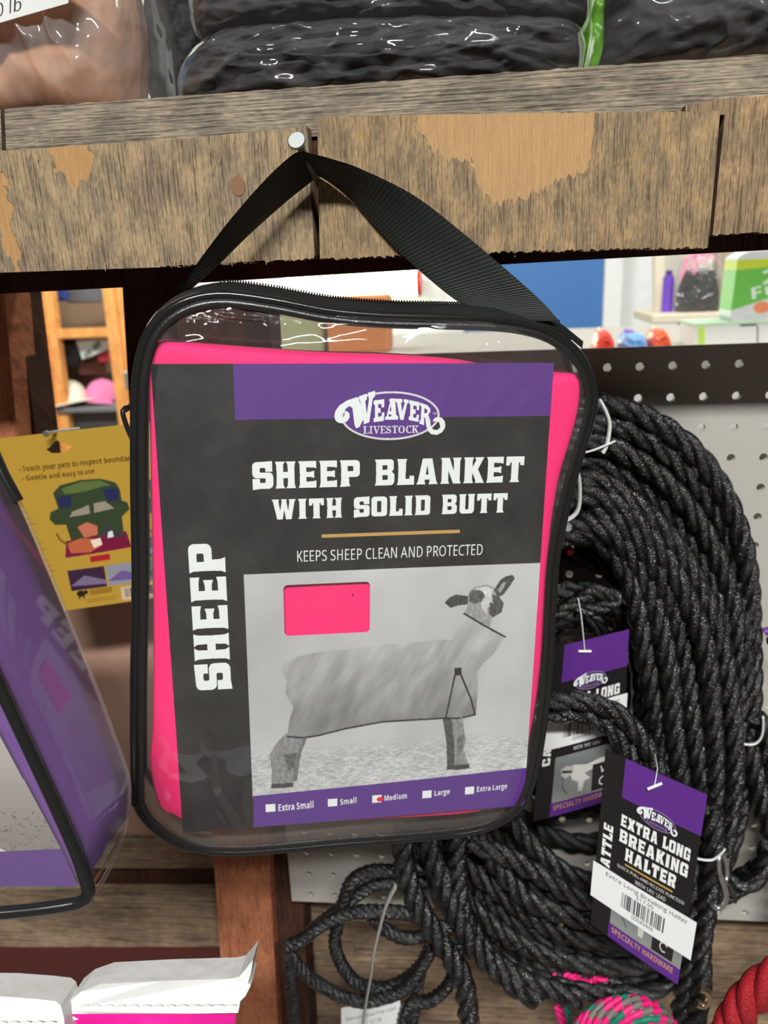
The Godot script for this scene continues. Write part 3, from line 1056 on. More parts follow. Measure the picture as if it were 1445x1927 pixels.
# ------------------------------------------------------------------ the wooden shelf over the display
func ragged(a: PackedVector3Array, from: int, to: int, step: float, amp: float) -> PackedVector3Array:      # saw-torn edge between two corners
	var o := PackedVector3Array()
	for k in a.size():
		o.append(a[k])
		if k == from:
			var b := a[to]
			var m := int(a[k].distance_to(b) / step)
			for j in range(1, m):
				o.append(a[k].lerp(b, float(j) / m) + Vector3(rng.randf_range(-0.3, 0.3) * step, rng.randf_range(-amp, amp), 0))
	return o

func shelf() -> void:
	var zf := -0.49
	var t := thing("wooden_shelf", "rough wooden shelf with torn plywood front pieces over the hanging bags", "shelf", zp(720, 500, -0.52))
	# the weathered board along the deck's edge
	var b := MB.new()
	var up := zpath([8, 205, 240, 188, 480, 171, 722, 153, 1000, 133, 1200, 119, 1445, 102, 1560, 94], -0.503)
	var poly := PackedVector3Array()
	for k in up.size() - 1:
		var n := 12
		for j in n:
			poly.append(up[k].lerp(up[k + 1], float(j) / n) + Vector3(0, rng.randf_range(-0.0004, 0.0004), 0))
	poly.append(up[up.size() - 1])
	poly.append_array(zpath([1560, 190, 620, 255, 12, 292], -0.503))
	b.prism(poly, Vector3(0, 0, -0.02))
	part("edge_board", b, M.barn_board, t)
	b = MB.new()
	b.prism(zpath([-120, 214, 1, 206, 4, 292, -120, 297], -0.506), Vector3(0, 0, -0.02))
	part("edge_board", b, M.barn_board, t)
	b = MB.new()
	b.prism(zpath([-120, 300, 620, 262, 1900, 180, 1900, 416, 620, 478, -120, 505], -0.5055), Vector3(0, 0, -0.018))
	part("backing_board", b, M.brown_beam, t)
	b = MB.new()
	b.prism(zpath([-40, 222, 50, 214, 50, 300, -40, 306], -0.5265), Vector3(0, 0, -0.012))
	part("joint_block", b, M.brown_beam, t)
	# deck
	var dy := zp(722, 150, -0.503).y
	b = MB.new()
	b.box(Vector3(0.0, dy - 0.036, -0.69), Vector3(1.3, 0.02, 0.33), Basis(), 0.002)
	part("deck_board", b, M.pale_plank, t)
	# plywood front pieces, grain upright
	b = MB.new()
	b.prism(ragged(ragged(zpath([-100, 291, 0, 284, 330, 262, 578, 238, 592, 480, 590, 487, 300, 503, 0, 513, -100, 517], zf), 5, 6, 0.0012, 0.0008), 0, 1, 0.002, 0.0004), Vector3(0, 0, -0.012))
	part("fascia_piece", b, M.ply_worn, t, "plywood front piece with a round plug, left of the nail")
	b = MB.new()
	b.prism(ragged(ragged(ragged(zpath([597, 219, 980, 213, 1355, 209, 1345, 330, 1332, 466, 960, 474, 602, 488, 599, 350], zf + 0.004), 5, 6, 0.0012, 0.0009), 4, 5, 0.0012, 0.0009), 1, 2, 0.002, 0.0003), Vector3(0, 0, -0.016))
	part("fascia_piece", b, M.ply_split, t, "plywood front piece with a large tan split patch")
	b = MB.new()
	b.prism(ragged(zpath([1290, 198, 1360, 185, 1900, 155, 1900, 415, 1341, 442, 1352, 330, 1364, 216, 1290, 214], zf - 0.004), 3, 4, 0.0012, 0.0008), Vector3(0, 0, -0.008))
	part("fascia_piece", b, M.ply_grey, t, "grey plywood front piece at the right end")
	# round plug in the left piece
	var c := zp(448, 350, zf)
	var ring := PackedVector3Array()
	for k in 20:
		ring.append(c + Vector3(cos(TAU * k / 20) * 0.0042, -sin(TAU * k / 20) * 0.0056, 0.0004))
	b = MB.new()
	b.prism(ring, Vector3(0, 0, -0.003))
	part("wood_plug", b, mat("plug_wood", Color8(132, 96, 70), 0.85), t)
	# splinters standing off the torn edge
	b = MB.new()
	for k in 60:
		var x := rng.randf_range(20, 1330)
		var y := 500.0 - 0.033 * x + rng.randf_range(-8, 2)
		if rng.randf() < 0.35:
			y = 250.0 - 0.03 * x + rng.randf_range(0, 90)
		var p := zp(x, y, zf + 0.001)
		var h := rng.randf_range(0.0015, 0.005)
		b.tube(PackedVector3Array([p, p + Vector3(rng.randf_range(-0.001, 0.001), -h, rng.randf_range(0.0003, 0.002))]), 0.00022, 4)
	part("splinters", b, mat("splinter", Color8(196, 160, 112), 0.8), t).set_meta("kind", "stuff")
	# beam below the deck and its bracket
	b = MB.new()
	b.prism(zpath([-160, 440, 1900, 360, 1900, 446, 975, 496, 230, 541, 0, 553, -160, 560], -0.525), Vector3(0, 0, -0.028))
	part("rear_beam", b, M.brown_beam, t)

func nail() -> void:
	var base := zp(604, 352, -0.495)
	var head := dp(558, 264, 0.418)
	var dir := (head - base).normalized()
	var t := thing("nail", "long steel nail with a round flat head carrying the pink blanket bag", "nail", base)
	var b := MB.new()
	b.tube(PackedVector3Array([base - dir * 0.012, base, head - dir * 0.0015]), 0.0021, 14)
	part("shank", b, M.nail_shank, t)
	b = MB.new()
	var P := PackedVector3Array()
	var rad := []
	for q in [[-0.0022, 0.002], [-0.0012, 0.0046], [-0.0004, 0.0050], [0.0002, 0.0048], [0.0004, 0.0044]]:
		P.append(head + dir * q[0])
		rad.append(q[1])
	b.tube(P, rad, 28)
	part("head", b, M.nail_head, t)
	t.set_meta("label", "long steel nail with a round flat head carrying the pink blanket bag")

# ------------------------------------------------------------------ the hero bag
var bo := Vector3()      # the printed card's top left corner
var bu := Vector3()      # to the right along the card
var bv := Vector3()      # down
var bw := Vector3()      # towards the viewer
var bag_out := PackedVector2Array()

func bl(u: float, v: float, w: float) -> Vector3:
	return bo + bu * u + bv * v + bw * w

func bag_uv(x: float, y: float, w := 0.0) -> Vector2:
	var r := ray(x, y)
	var o := bo + bw * w
	var k := (o - cam_at).dot(bw) / r.dot(bw)
	var p := cam_at + r * k - bo
	return Vector2(p.dot(bu), p.dot(bv))

func bag_line(a: Array, w := 0.0) -> PackedVector2Array:
	var o := PackedVector2Array()
	for i in range(0, a.size(), 2):
		o.append(bag_uv(a[i], a[i + 1], w))
	return o

func crossings(line: PackedVector2Array, v: float) -> Vector2:
	var lo := 1e9
	var hi := -1e9
	for k in line.size():
		var a := line[k]
		var b := line[(k + 1) % line.size()]
		if (a.y <= v) != (b.y <= v):
			var x := a.x + (v - a.y) / (b.y - a.y) * (b.x - a.x)
			lo = minf(lo, x)
			hi = maxf(hi, x)
	return Vector2(lo, hi)

func near_line(p: Vector2, l: PackedVector2Array) -> float:
	var d := 1e9
	for k in l.size() - 1:
		d = minf(d, p.distance_squared_to(Geometry2D.get_closest_point_to_segment(p, l[k], l[k + 1])))
	return sqrt(d)

func bag() -> void:
	bo = dp(283, 685, 0.43)
	bu = (cam_basis * Vector3(0.99034, 0.02793, -0.13580)).normalized()
	bv = cam_basis * Vector3(-0.02573, -0.96214, -0.27133)
	bv = (bv - bu * bu.dot(bv)).normalized()
	bw = bv.cross(bu).normalized()
	var outline := [245, 1490, 244, 1300, 247, 1100, 244, 900, 245, 750, 250, 690, 262, 640, 285, 600, 320, 570, 370, 550, 430, 545, 520, 557, 620, 576, 720, 585, 830, 588, 920, 591, 985, 599, 1040, 617, 1085, 650, 1112, 690, 1125, 740, 1119, 790, 1101, 850, 1081, 920, 1063, 1000, 1052, 1060, 1046, 1150, 1041, 1250, 1031, 1350, 1018, 1430, 1001, 1490, 975, 1530, 930, 1558, 870, 1573, 760, 1584, 650, 1592, 540, 1602, 460, 1608, 400, 1607, 340, 1595, 300, 1574, 266, 1543, 249, 1514]
	bag_out = spline2(bag_line(outline, -0.004), 0.006)
	var low := bl(0.11, 0.31, -0.02)
	var t := thing("blanket_bag", "clear vinyl zip bag with black piping holding a hot pink blanket, hung from the nail", "bag", low)
	var N := bag_out.size()
	var core := offset2(bag_out, -0.0028)
	# piping round the front edge
	var pipe := PackedVector3Array()
	for p in core:
		pipe.append(bl(p.x, p.y, -0.003))
	var b := MB.new()
	b.tube(pipe, 0.0026, 10, true)
	part("front_piping", b, M.black_piping, t)
	# bound seam inside the piping
	var rows := []
	for e in [[-0.0046, -0.0012], [-0.0058, 0.0004], [-0.0078, 0.0006], [-0.0092, -0.0004]]:
		var o := offset2(bag_out, e[0])
		var r := PackedVector3Array()
		for k in N + 1:
			r.append(bl(o[k % N].x, o[k % N].y, e[1]))
		rows.append(r)
	rows.reverse()
	b = MB.new()
	b.grid(rows, true, 40.0, 1.0, true)
	part("seam_binding", b, M.black_band, t)
	# clear front panel with its creases
	var creases := []
	for q in [[300, 642, 330, 617, 352, 605], [318, 655, 350, 646, 388, 640, 412, 622, 432, 588], [385, 614, 407, 592, 428, 568], [432, 596, 442, 572], [498, 606, 508, 630, 522, 656, 560, 650, 620, 646, 690, 640], [540, 588, 536, 618], [610, 622, 660, 606, 725, 588], [690, 642, 760, 650, 812, 622, 836, 606], [800, 655, 832, 628, 884, 598], [905, 606, 930, 628, 942, 650], [955, 616, 985, 640, 1004, 655], [860, 640, 905, 655, 960, 648], [1010, 640, 1040, 660, 1070, 690], [1040, 640, 1062, 668]]:
		var cl := bag_line(q)
		var ang := (cl[cl.size() - 1] - cl[0]).normalized()
		var cwid := 0.0027 + 0.0003 * (creases.size() % 5)
		creases.append([cl, cwid * (0.52 + 0.2 * absf(ang.y)), cwid])
	for q in [[786, 790, 812, 700], [826, 770, 854, 692], [905, 775, 985, 705], [940, 800, 1010, 730], [300, 780, 345, 812, 360, 830], [330, 820, 380, 900], [520, 830, 600, 815], [270, 900, 285, 1100], [600, 1575, 800, 1555, 940, 1520], [300, 1480, 330, 1560], [390, 1380, 400, 1480, 440, 1560], [960, 1460, 1010, 1380]]:
		creases.append([bag_line(q), 0.0009, 0.0035])
	var inner := offset2(bag_out, -0.0035)
	var vlo := 1e9
	var vhi := -1e9
	for p in inner:
		vlo = minf(vlo, p.y)
		vhi = maxf(vhi, p.y)
	rows = []
	var swell := noise(44, 22.0, 2)
	var NR := 230
	for j in NR:
		var v := lerpf(vlo + 0.0002, vhi - 0.0002, float(j) / (NR - 1))
		var x := crossings(inner, v)
		var row := PackedVector3Array()
		for i in 151:
			var p := Vector2(lerpf(x.x, x.y, i / 150.0), v)
			var edge := 1.0
			var dd := minf(minf(i / 150.0, 1.0 - i / 150.0) * (x.y - x.x), minf(v - vlo, vhi - v) + 0.004)
			edge = clampf(dd / 0.022, 0.0, 1.0)
			edge = edge * edge * (3.0 - 2.0 * edge)
			var w := -0.003 + 0.0055 * edge
			if v < 0.0:
				w -= 0.004 * clampf(-v / 0.03, 0, 1) * edge
			w += swell.get_noise_2d(p.x, p.y) * 0.0009 * edge
			for c in creases:
				var d := near_line(p, c[0])
				if d < c[2] * 3.0:
					w += c[1] * exp(-d * d / (c[2] * c[2])) * edge
			row.append(bl(p.x, p.y, w))
		rows.append(row)
	b = MB.new()
	b.grid(rows)
	part("front_panel", b, M.clear_vinyl, t)
	# back panel, gusset, back piping
	var deep := -0.042
	var back := PackedVector2Array()
	for k in N:
		back.append(bag_out[k] + Vector2(0, -0.004 if bag_out[k].y < 0.02 else 0.001))
	var core_b := offset2(back, -0.0028)
	rows = []
	for f in 7:
		var r := PackedVector3Array()
		var a := f / 6.0
		var o := offset2(bag_out, -0.003 + 0.006 * sin(PI * a))
		for k in N + 1:
			var p := o[k % N].lerp(core_b[k % N], a)
			r.append(bl(p.x, p.y, lerpf(-0.004, deep, a)))
		rows.append(r)
	b = MB.new()
	b.grid(rows, true, 1, 1, false)
	part("gusset", b, M.smoky_vinyl, t)
	rows = []
	for f in [0.999, 0.7, 0.35, 0.02]:
		var r := PackedVector3Array()
		for k in N + 1:
			var p: Vector2 = Vector2(0.11, 0.14).lerp(core_b[k % N], f)
			r.append(bl(p.x, p.y, deep - 0.004 * (1.0 - f)))
		rows.append(r)
	b = MB.new()
	b.grid(rows, true)
	part("back_panel", b, M.smoky_vinyl, t)
	var bp := PackedVector3Array()
	for p in core_b:
		bp.append(bl(p.x, p.y, deep))
	b = MB.new()
	b.tube(bp, 0.0024, 8, true)
	part("back_piping", b, M.black_piping, t)
	# zip along the top: tape, coil of teeth, puller
	var top := bag_line([300, 596, 330, 570, 375, 550, 430, 541, 520, 551, 620, 569, 720, 578, 830, 581, 920, 584, 985, 592, 1040, 611, 1085, 645], -0.02)
	top = spline2(top, 0.003, false)
	rows = []
	for e in [[-0.006, -0.003], [-0.012, 0.0016], [-0.02, 0.0030], [-0.028, 0.0024], [-0.036, -0.001]]:
		var r := PackedVector3Array()
		for k in top.size():
			var d := (top[mini(k + 1, top.size() - 1)] - top[maxi(k - 1, 0)]).normalized()
			var p: Vector2 = top[k] + Vector2(d.y, -d.x) * e[1]
			r.append(bl(p.x, p.y, e[0]))
		rows.append(r)
	rows.reverse()
	b = MB.new()
	b.grid(rows, false, 60, 4)
	var zt := part("zip_tape", b, M.zipper_black, t)
	b = MB.new()
	for k in range(int(top.size() * 0.16), int(top.size() * 0.93)):
		for half in 2:
			var kk := mini(k + 1, top.size() - 1)
			var p := top[k].lerp(top[kk], half * 0.5)
			var d := (top[kk] - top[maxi(k - 1, 0)]).normalized()
			var nn := Vector2(d.y, -d.x)
			var q0 := p + nn * 0.0028
			var q1 := p + nn * 0.0039
			b.tube(PackedVector3Array([bl(q0.x, q0.y, -0.0225), bl(q1.x, q1.y, -0.0205), bl(q1.x, q1.y, -0.0185), bl(q0.x, q0.y, -0.0165)]), 0.00042, 5)
	part("zip_teeth", b, M.zipper_coil, zt)
	b = MB.new()
	var pl := spline(PackedVector3Array([bl(-0.012, 0.020, -0.022), bl(-0.016, 0.026, -0.018), bl(-0.0185, 0.027, -0.012), bl(-0.017, 0.036, -0.012), bl(-0.013, 0.052, -0.016), bl(-0.011, 0.075, -0.02)]), 0.002)
	b.tube(pl, 0.0028, 8, false, 1.0, 0.5)
	part("zip_puller", b, M.black_band, zt)
	# webbing handle over the nail
	strap(t)
	# the folded blanket
	var bo_px := [276, 662, 284, 648, 300, 645, 340, 648, 420, 656, 500, 662, 600, 668, 740, 672, 870, 682, 960, 700, 1043, 706, 1090, 705, 1099, 712, 1099, 750, 1092, 790, 1078, 840, 1060, 900, 1046, 980, 1038, 1060, 1032, 1160, 1024, 1260, 1008, 1370, 990, 1450, 966, 1512, 930, 1532, 850, 1545, 600, 1558, 380, 1562, 322, 1545, 302, 1536, 288, 1500, 279, 1440, 284, 1380, 286, 1250, 285, 1100, 282, 950, 279, 800, 276, 720]
	var bl2 := spline2(bag_line(bo_px), 0.005)
	rows = []
	var M2 := bl2.size()
	var mid := Vector2(0.11, 0.14)
	for e in [[0.0, -0.0034], [0.3, -0.0034], [0.6, -0.0033], [0.85, -0.0033], [0.95, -0.0034], [0.985, -0.0042], [1.0, -0.0065], [1.0, -0.03], [0.985, -0.034], [0.9, -0.036], [0.5, -0.037], [0.0, -0.037]]:
		var r := PackedVector3Array()
		for k in M2 + 1:
			var p := mid.lerp(bl2[k % M2], maxf(e[0], 0.004))
			r.append(bl(p.x, p.y, e[1]))
		rows.append(r)
	b = MB.new()
	b.grid(rows, true, 1, 1, true)
	b.t.clear()
	for p in b.v:
		var q := p - bo
		b.t.append(Vector2(q.dot(bu), q.dot(bv)))
	solo("folded_blanket", b, M.pink_twill, "hot pink twill blanket folded inside the clear hanging bag", "blanket")
	# the printed card, with its window
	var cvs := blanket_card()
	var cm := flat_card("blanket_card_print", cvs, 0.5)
	var cw := 0.2266
	var chh := 0.2975
	var xs := [0.0]
	var ys := [0.0]
	for k in range(1, 17):
		xs.append(0.3 * k / 17.0)
	xs.append_array([0.300, 0.312, 0.518, 0.530])
	for k in range(1, 17):
		xs.append(0.53 + 0.47 * k / 17.0)
	xs.append(1.0)
	for k in range(1, 20):
		ys.append(0.4385 * k / 20.0)
	ys.append_array([0.4385, 0.4475, 0.5405, 0.5495])
	for k in range(1, 20):
		ys.append(0.5495 + 0.4505 * k / 20.0)
	ys.append(1.0)
	b = MB.new()
	var cp := func(u: float, v: float) -> Vector3:
		return bl(u * cw, v * chh, card_w(u, v))
	for j in ys.size() - 1:
		for i in xs.size() - 1:
			var u0: float = xs[i]
			var u1: float = xs[i + 1]
			var v0: float = ys[j]
			var v1: float = ys[j + 1]
			if u0 > 0.2999 and u1 < 0.5301 and v0 > 0.4384 and v1 < 0.5496:
				# window: only the rounded corners remain
				if u1 - u0 < 0.02 and v1 - v0 < 0.02:
					var cx := u1 if u0 < 0.35 else u0
					var cy := v1 if v0 < 0.5 else v0
					var ox := u0 if u0 < 0.35 else u1
					var oy := v0 if v0 < 0.5 else v1
					for a in 6:
						var a0 := PI / 2 * a / 6.0
						var a1 := PI / 2 * (a + 1) / 6.0
						var q0 := Vector2(cx + (ox - cx) * cos(a0), cy + (oy - cy) * sin(a0))
						var q1 := Vector2(cx + (ox - cx) * cos(a1), cy + (oy - cy) * sin(a1))
						var A: Vector3 = cp.call(ox, oy)
						var B: Vector3 = cp.call(q0.x, q0.y)
						var C: Vector3 = cp.call(q1.x, q1.y)
						if (C - A).cross(B - A).dot(bw) > 0:
							b.tri(A, B, C, Vector2(ox, oy), q0, q1)
						else:
							b.tri(A, C, B, Vector2(ox, oy), q1, q0)
				continue
			b.quad(cp.call(u0, v0), cp.call(u1, v0), cp.call(u1, v1), cp.call(u0, v1), Vector2(u0, v0), Vector2(u1, v1))
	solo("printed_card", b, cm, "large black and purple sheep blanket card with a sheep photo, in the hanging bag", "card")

func card_w(u: float, v: float) -> float:
	return -0.0005 + 0.0007 * sin(u * 5.0 + v * 2.0) * sin(v * 6.0)

func strap(t: Node3D) -> void:
	var b := MB.new()
	# near and far edges of the band: down the left side, over the nail, down the right side
	var A := zpath3([322, 572, -.446, 338, 545, -.447, 385, 477, -.450, 440, 406, -.452, 500, 338, -.454, 545, 296, -.456, 566, 286, -.4565, 590, 291, -.457, 625, 300, -.459, 680, 319, -.462, 780, 369, -.466, 870, 438, -.470, 960, 514, -.474, 1020, 568, -.477, 1052, 604, -.478])
	var B := zpath3([340, 574, -.468, 356, 548, -.470, 412, 497, -.474, 470, 440, -.478, 535, 382, -.482, 575, 350, -.484, 598, 333, -.4845, 612, 338, -.4845, 632, 352, -.4845, 662, 378, -.4845, 712, 432, -.483, 768, 490, -.482, 835, 548, -.480, 880, 580, -.479, 915, 604, -.478])
	var rows := []
	var cnt := 90
	var sa := resample(A, cnt)
	var sb := resample(B, cnt)
	for side in [0.0007, -0.0007]:
		rows = []
		for k in cnt:
			var across := (sb[k] - sa[k]).normalized()
			var along := (sa[mini(k + 1, cnt - 1)] - sa[maxi(k - 1, 0)]).normalized()
			var nn: Vector3 = across.cross(along).normalized() * side
			var r := PackedVector3Array()
			for j in 9:
				var f := j / 8.0
				r.append(sa[k].lerp(sb[k], f) + nn * (0.3 if j in [0, 8] else 1.0))
			rows.append(r)
		b.grid(rows, false, 1.0, 1.0, side > 0)
	part("carry_handle", b, M.webbing, t)

func resample(c: PackedVector3Array, n: int) -> PackedVector3Array:
	var s := spline(c, 0.001)
	# keep both edges in step: even steps between the control points
	var o := PackedVector3Array()
	var seg := c.size() - 1
	for k in n:
		var x := float(k) / (n - 1) * seg
		var i := mini(int(x), seg - 1)
		o.append(c[i].cubic_interpolate(c[i + 1], c[maxi(i - 1, 0)], c[mini(i + 2, seg)], x - i))
	return o

# ------------------------------------------------------------------ the purple bag on the left
func purple_bag() -> void:
	var t := thing("blanket_bag", "clear bag with black piping holding a purple blanket, cut off by the left edge", "bag", dp(90, 1700, 0.38))
	var Fp := [-190, 800, .345, -130, 980, .35, -60, 1160, .356, 0, 1292, .36, 60, 1420, .366, 112, 1532, .371, 148, 1615, .375, 166, 1672, .378]
	var Bp := [-60, 770, .40, -18, 840, .403, 32, 935, .406, 98, 1090, .412, 165, 1255, .418, 222, 1405, .423, 243, 1478, .426, 236, 1560, .43]
	var Fs := resample(dpath(Fp), 40)
	var Bs := resample(dpath(Bp), 40)
	var left := -cam_basis.x * 0.16
	# content
	var rows := []
	for k in range(3, 38):
		var f := Fs[k]
		var g := Bs[k]
		var lift := (cam_basis.z * 1.0)
		var r := PackedVector3Array()
		r.append(f.lerp(g, 0.04) + left - lift * 0.004)
		r.append(f.lerp(g, 0.02) + left * 0.06 - lift * 0.003)
		var top := clampf((k - 3) / 3.0, 0.2, 1.0)
		for s in [0.05, 0.12, 0.3, 0.5, 0.7, 0.8]:
			r.append(f.lerp(g, s) + lift * (0.006 * sin(PI * s) * top - 0.002) )
		r.append(f.lerp(g, 0.86) - lift * 0.012)
		r.append(f.lerp(g, 0.84) - lift * 0.02 + left)
		rows.append(r)
	var b := MB.new()
	b.grid(rows)
	solo("folded_blanket", b, M.purple_nylon, "purple blanket folded inside the bag at the left edge", "blanket")
	# gusset film
	rows = []
	for k in 40:
		var r := PackedVector3Array()
		for j in 13:
			var s := j / 12.0
			r.append(Fs[k].lerp(Bs[k], s) + cam_basis.z * (0.009 * sin(PI * s) + 0.001) )
		rows.append(r)
	b = MB.new()
	b.grid(rows)
	part("gusset", b, M.smoky_vinyl, t)
	# front film and foot
	rows = []
	for k in 40:
		rows.append(PackedVector3Array([Fs[k] + left, Fs[k] + left * 0.5 + cam_basis.z * 0.002, Fs[k]]))
	b = MB.new()
	b.grid(rows)
	part("front_panel", b, M.smoky_vinyl, t)
	b = MB.new()
	var foot := spline(dpath([166, 1672, .378, 164, 1690, .3785, 148, 1699, .378, 80, 1710, .376, 0, 1718, .374, -140, 1728, .37]), 0.003)
	var all := PackedVector3Array(Fs)
	all.resize(39)
	all.append_array(foot)
	b.tube(all, 0.0032, 10)
	part("front_piping", b, M.black_piping, t)
	b = MB.new()
	var heel := spline(dpath([236, 1560, .43, 210, 1625, .425, 186, 1668, .40, 166, 1690, .381]), 0.003)
	var rim := PackedVector3Array(Bs)
	rim.resize(39)
	rim.append_array(heel)
	b.tube(rim, 0.0012, 8)
	part("back_seam", b, M.smoky_vinyl, t)
	rows = []
	for k in 13:
		var s := k / 12.0
		var e := spline(dpath([166, 1680, .379, 200, 1628, .41, 236, 1560, .43]), 0.003)
		rows.append(PackedVector3Array([Fs[39].lerp(Bs[39], s), e[mini(int(s * (e.size() - 1)), e.size() - 1)]]))
	b = MB.new()
	b.grid(rows)
	part("foot_fold", b, M.smoky_vinyl, t)
	b = MB.new()
	b.tube(dpath([-18, 842, .402, 5, 895, .402, 32, 945, .404]), 0.0035, 8)
	part("zip_end", b, M.black_piping, t)
	# its card
	var cv := Canvas.new(512, 1024, Color8(176, 168, 158))
	for j in 64:
		var g := int(184 - 50 * clampf((j - 22) / 30.0, 0, 1))
		cv.rect(0, j * 14, 512, 14, Color8(g, g - 6, g - 12))
	var n := noise(3, 0.03, 3)
	for j in 900:
		var x := rng.randf_range(150, 512)
		var y := rng.randf_range(640, 840)
		if n.get_noise_2d(x, y) > 0.0:
			var g := rng.randi_range(88, 130)
			cv.rect(x, y, 5, 4, Color8(g, g - 6, g - 14))
	cv.poly([pts([235, 560, 275, 555, 330, 690, 370, 790, 420, 850, 425, 880, 385, 870, 310, 760, 280, 690])], Color8(212, 206, 198))
	cv.poly([pts([0, 850, 512, 800, 512, 1024, 0, 1024])], Color8(86, 46, 126))
	cv.words("Large", "Droid Sans", 700, Vector2(190, 898), Vector2(110, -12), Vector2(4, 36), Color8(220, 218, 212))
	cv.stroke(pts([330, 300, 300, 380, 240, 440, 200, 450, 260, 460]), 7, Color8(40, 38, 38))
	rows = []
	for k in 30:
		var s := k / 29.0
		var fk := Fs[int(lerpf(11, 38, s))].lerp(Fs[mini(int(lerpf(11, 38, s)) + 1, 39)], 0.5)
		var r := PackedVector3Array()
		for j in 5:
			r.append(fk + left * lerpf(0.72, 0.03 + 0.06 * (1.0 - s), j / 4.0) - cam_basis.z * 0.0006)
		rows.append(r)
	b = MB.new()
	b.grid(rows)
	solo("printed_card", b, flat_card("purple_bag_print", cv, 0.5), "grey photo card with a purple foot, in the purple blanket bag", "card")

# ------------------------------------------------------------------ pegboard
func pegboard() -> void:
	var z := -0.66
	var tl := zp(1120, 656, z)
	var lo := zp(560, 1696, z)
	var ph := zp(1204, 690, z)
	var x0 := lo.x - 0.006
	var x1 := zp(1445, 1200, z).x + 0.09
	var y1 := tl.y
	var y0 := lo.y
	var t := thing("pegboard", "white pegboard with rows of round holes behind the black rope halters", "pegboard", Vector3((x0 + x1) / 2, y0, z))
	var b := MB.new()
	var p := 0.0254
	var gx0: float = ph.x - p * (ceil((ph.x - x0) / p) + 0.0) - p / 2.0
	var gy1: float = ph.y + p / 2.0 + p * ceil((y1 - ph.y) / p)
	var nx := int(ceil((x1 - gx0) / p)) + 1
	var ny := int(ceil((gy1 - y0) / p)) + 1
	var th := 0.005
	for j in ny:
		for i in nx:
			var ax := clampf(gx0 + i * p, x0, x1)
			var bx := clampf(gx0 + (i + 1) * p, x0, x1)
			var ty := clampf(gy1 - j * p, y0, y1)
			var by := clampf(gy1 - (j + 1) * p, y0, y1)
			if bx - ax < 0.0005 or ty - by < 0.0005:
				continue
			var c := Vector3(gx0 + (i + 0.5) * p, gy1 - (j + 0.5) * p, z)
			var r := 0.0034
			if c.x - r < ax or c.x + r > bx or c.y + r > ty or c.y - r < by:
				b.quad(Vector3(ax, ty, z), Vector3(bx, ty, z), Vector3(bx, by, z), Vector3(ax, by, z))
				continue
			var ring := PackedVector3Array()
			var sq := PackedVector3Array()
			for k in 16:
				var a := TAU * k / 16.0
				var d := Vector2(sin(a), cos(a))
				ring.append(c + Vector3(d.x, d.y, 0) * r)
				var m := maxf(absf(d.x), absf(d.y))
				var e := d / m
				sq.append(Vector3(c.x + (e.x * (bx - c.x) if e.x > 0 else -e.x * (ax - c.x)), c.y + (e.y * (ty - c.y) if e.y > 0 else -e.y * (by - c.y)), z))
			for k in 16:
				var q := (k + 1) % 16
				b.tri(ring[k], sq[k], sq[q])
				b.tri(ring[k], sq[q], ring[q])
				var back := Vector3(0, 0, -th)
				b.face4(ring[k], ring[q], ring[q] + back, ring[k] + back, c - (ring[k] + ring[q]) / 2.0)
	var zb := Vector3(0, 0, -th)
	b.face4(Vector3(x0, y1, z), Vector3(x1, y1, z), Vector3(x1, y1, z) + zb, Vector3(x0, y1, z) + zb, Vector3.UP)
	b.face4(Vector3(x0, y0, z), Vector3(x1, y0, z), Vector3(x1, y0, z) + zb, Vector3(x0, y0, z) + zb, Vector3.DOWN)
	b.face4(Vector3(x0, y0, z), Vector3(x0, y1, z), Vector3(x0, y1, z) + zb, Vector3(x0, y0, z) + zb, Vector3.LEFT)
	part("panel", b, M.pegboard_white, t)
	# wire hook that carries the halters
	var e := zp(1068, 992, -0.535)
	b = MB.new()
	b.tube(PackedVector3Array([e, Vector3(e.x, e.y - 0.006, z - 0.004)]), 0.0018, 10)
	b.tube(PackedVector3Array([Vector3(e.x, e.y - 0.03, z + 0.002), Vector3(e.x, e.y + 0.012, z + 0.002)]), 0.0018, 8)
	var hk := part("peg_hook", b, M.steel, t)
	b = MB.new()
	b.tube(PackedVector3Array([e + Vector3(0, 0, -0.002), e + Vector3(0, 0, 0.001), e + Vector3(0, 0, 0.003)]), [0.0028, 0.0034, 0.0022], 14)
	part("hook_tip", b, M.nail_head, hk)
	e = zp(1072, 1037, -0.60)
	b = MB.new()
	b.tube(PackedVector3Array([e, Vector3(e.x, e.y, z - 0.004)]), 0.0018, 10)
	hk = part("peg_hook", b, M.steel, t)
	b = MB.new()
	b.tube(PackedVector3Array([e + Vector3(0, 0, -0.004), e + Vector3(0, 0, 0.001), e + Vector3(0, 0, 0.003)]), [0.0028, 0.0034, 0.0022], 14)
	part("hook_tip", b, mat("red_tip", Color8(226, 40, 54), 0.4), hk, "red hook tip")

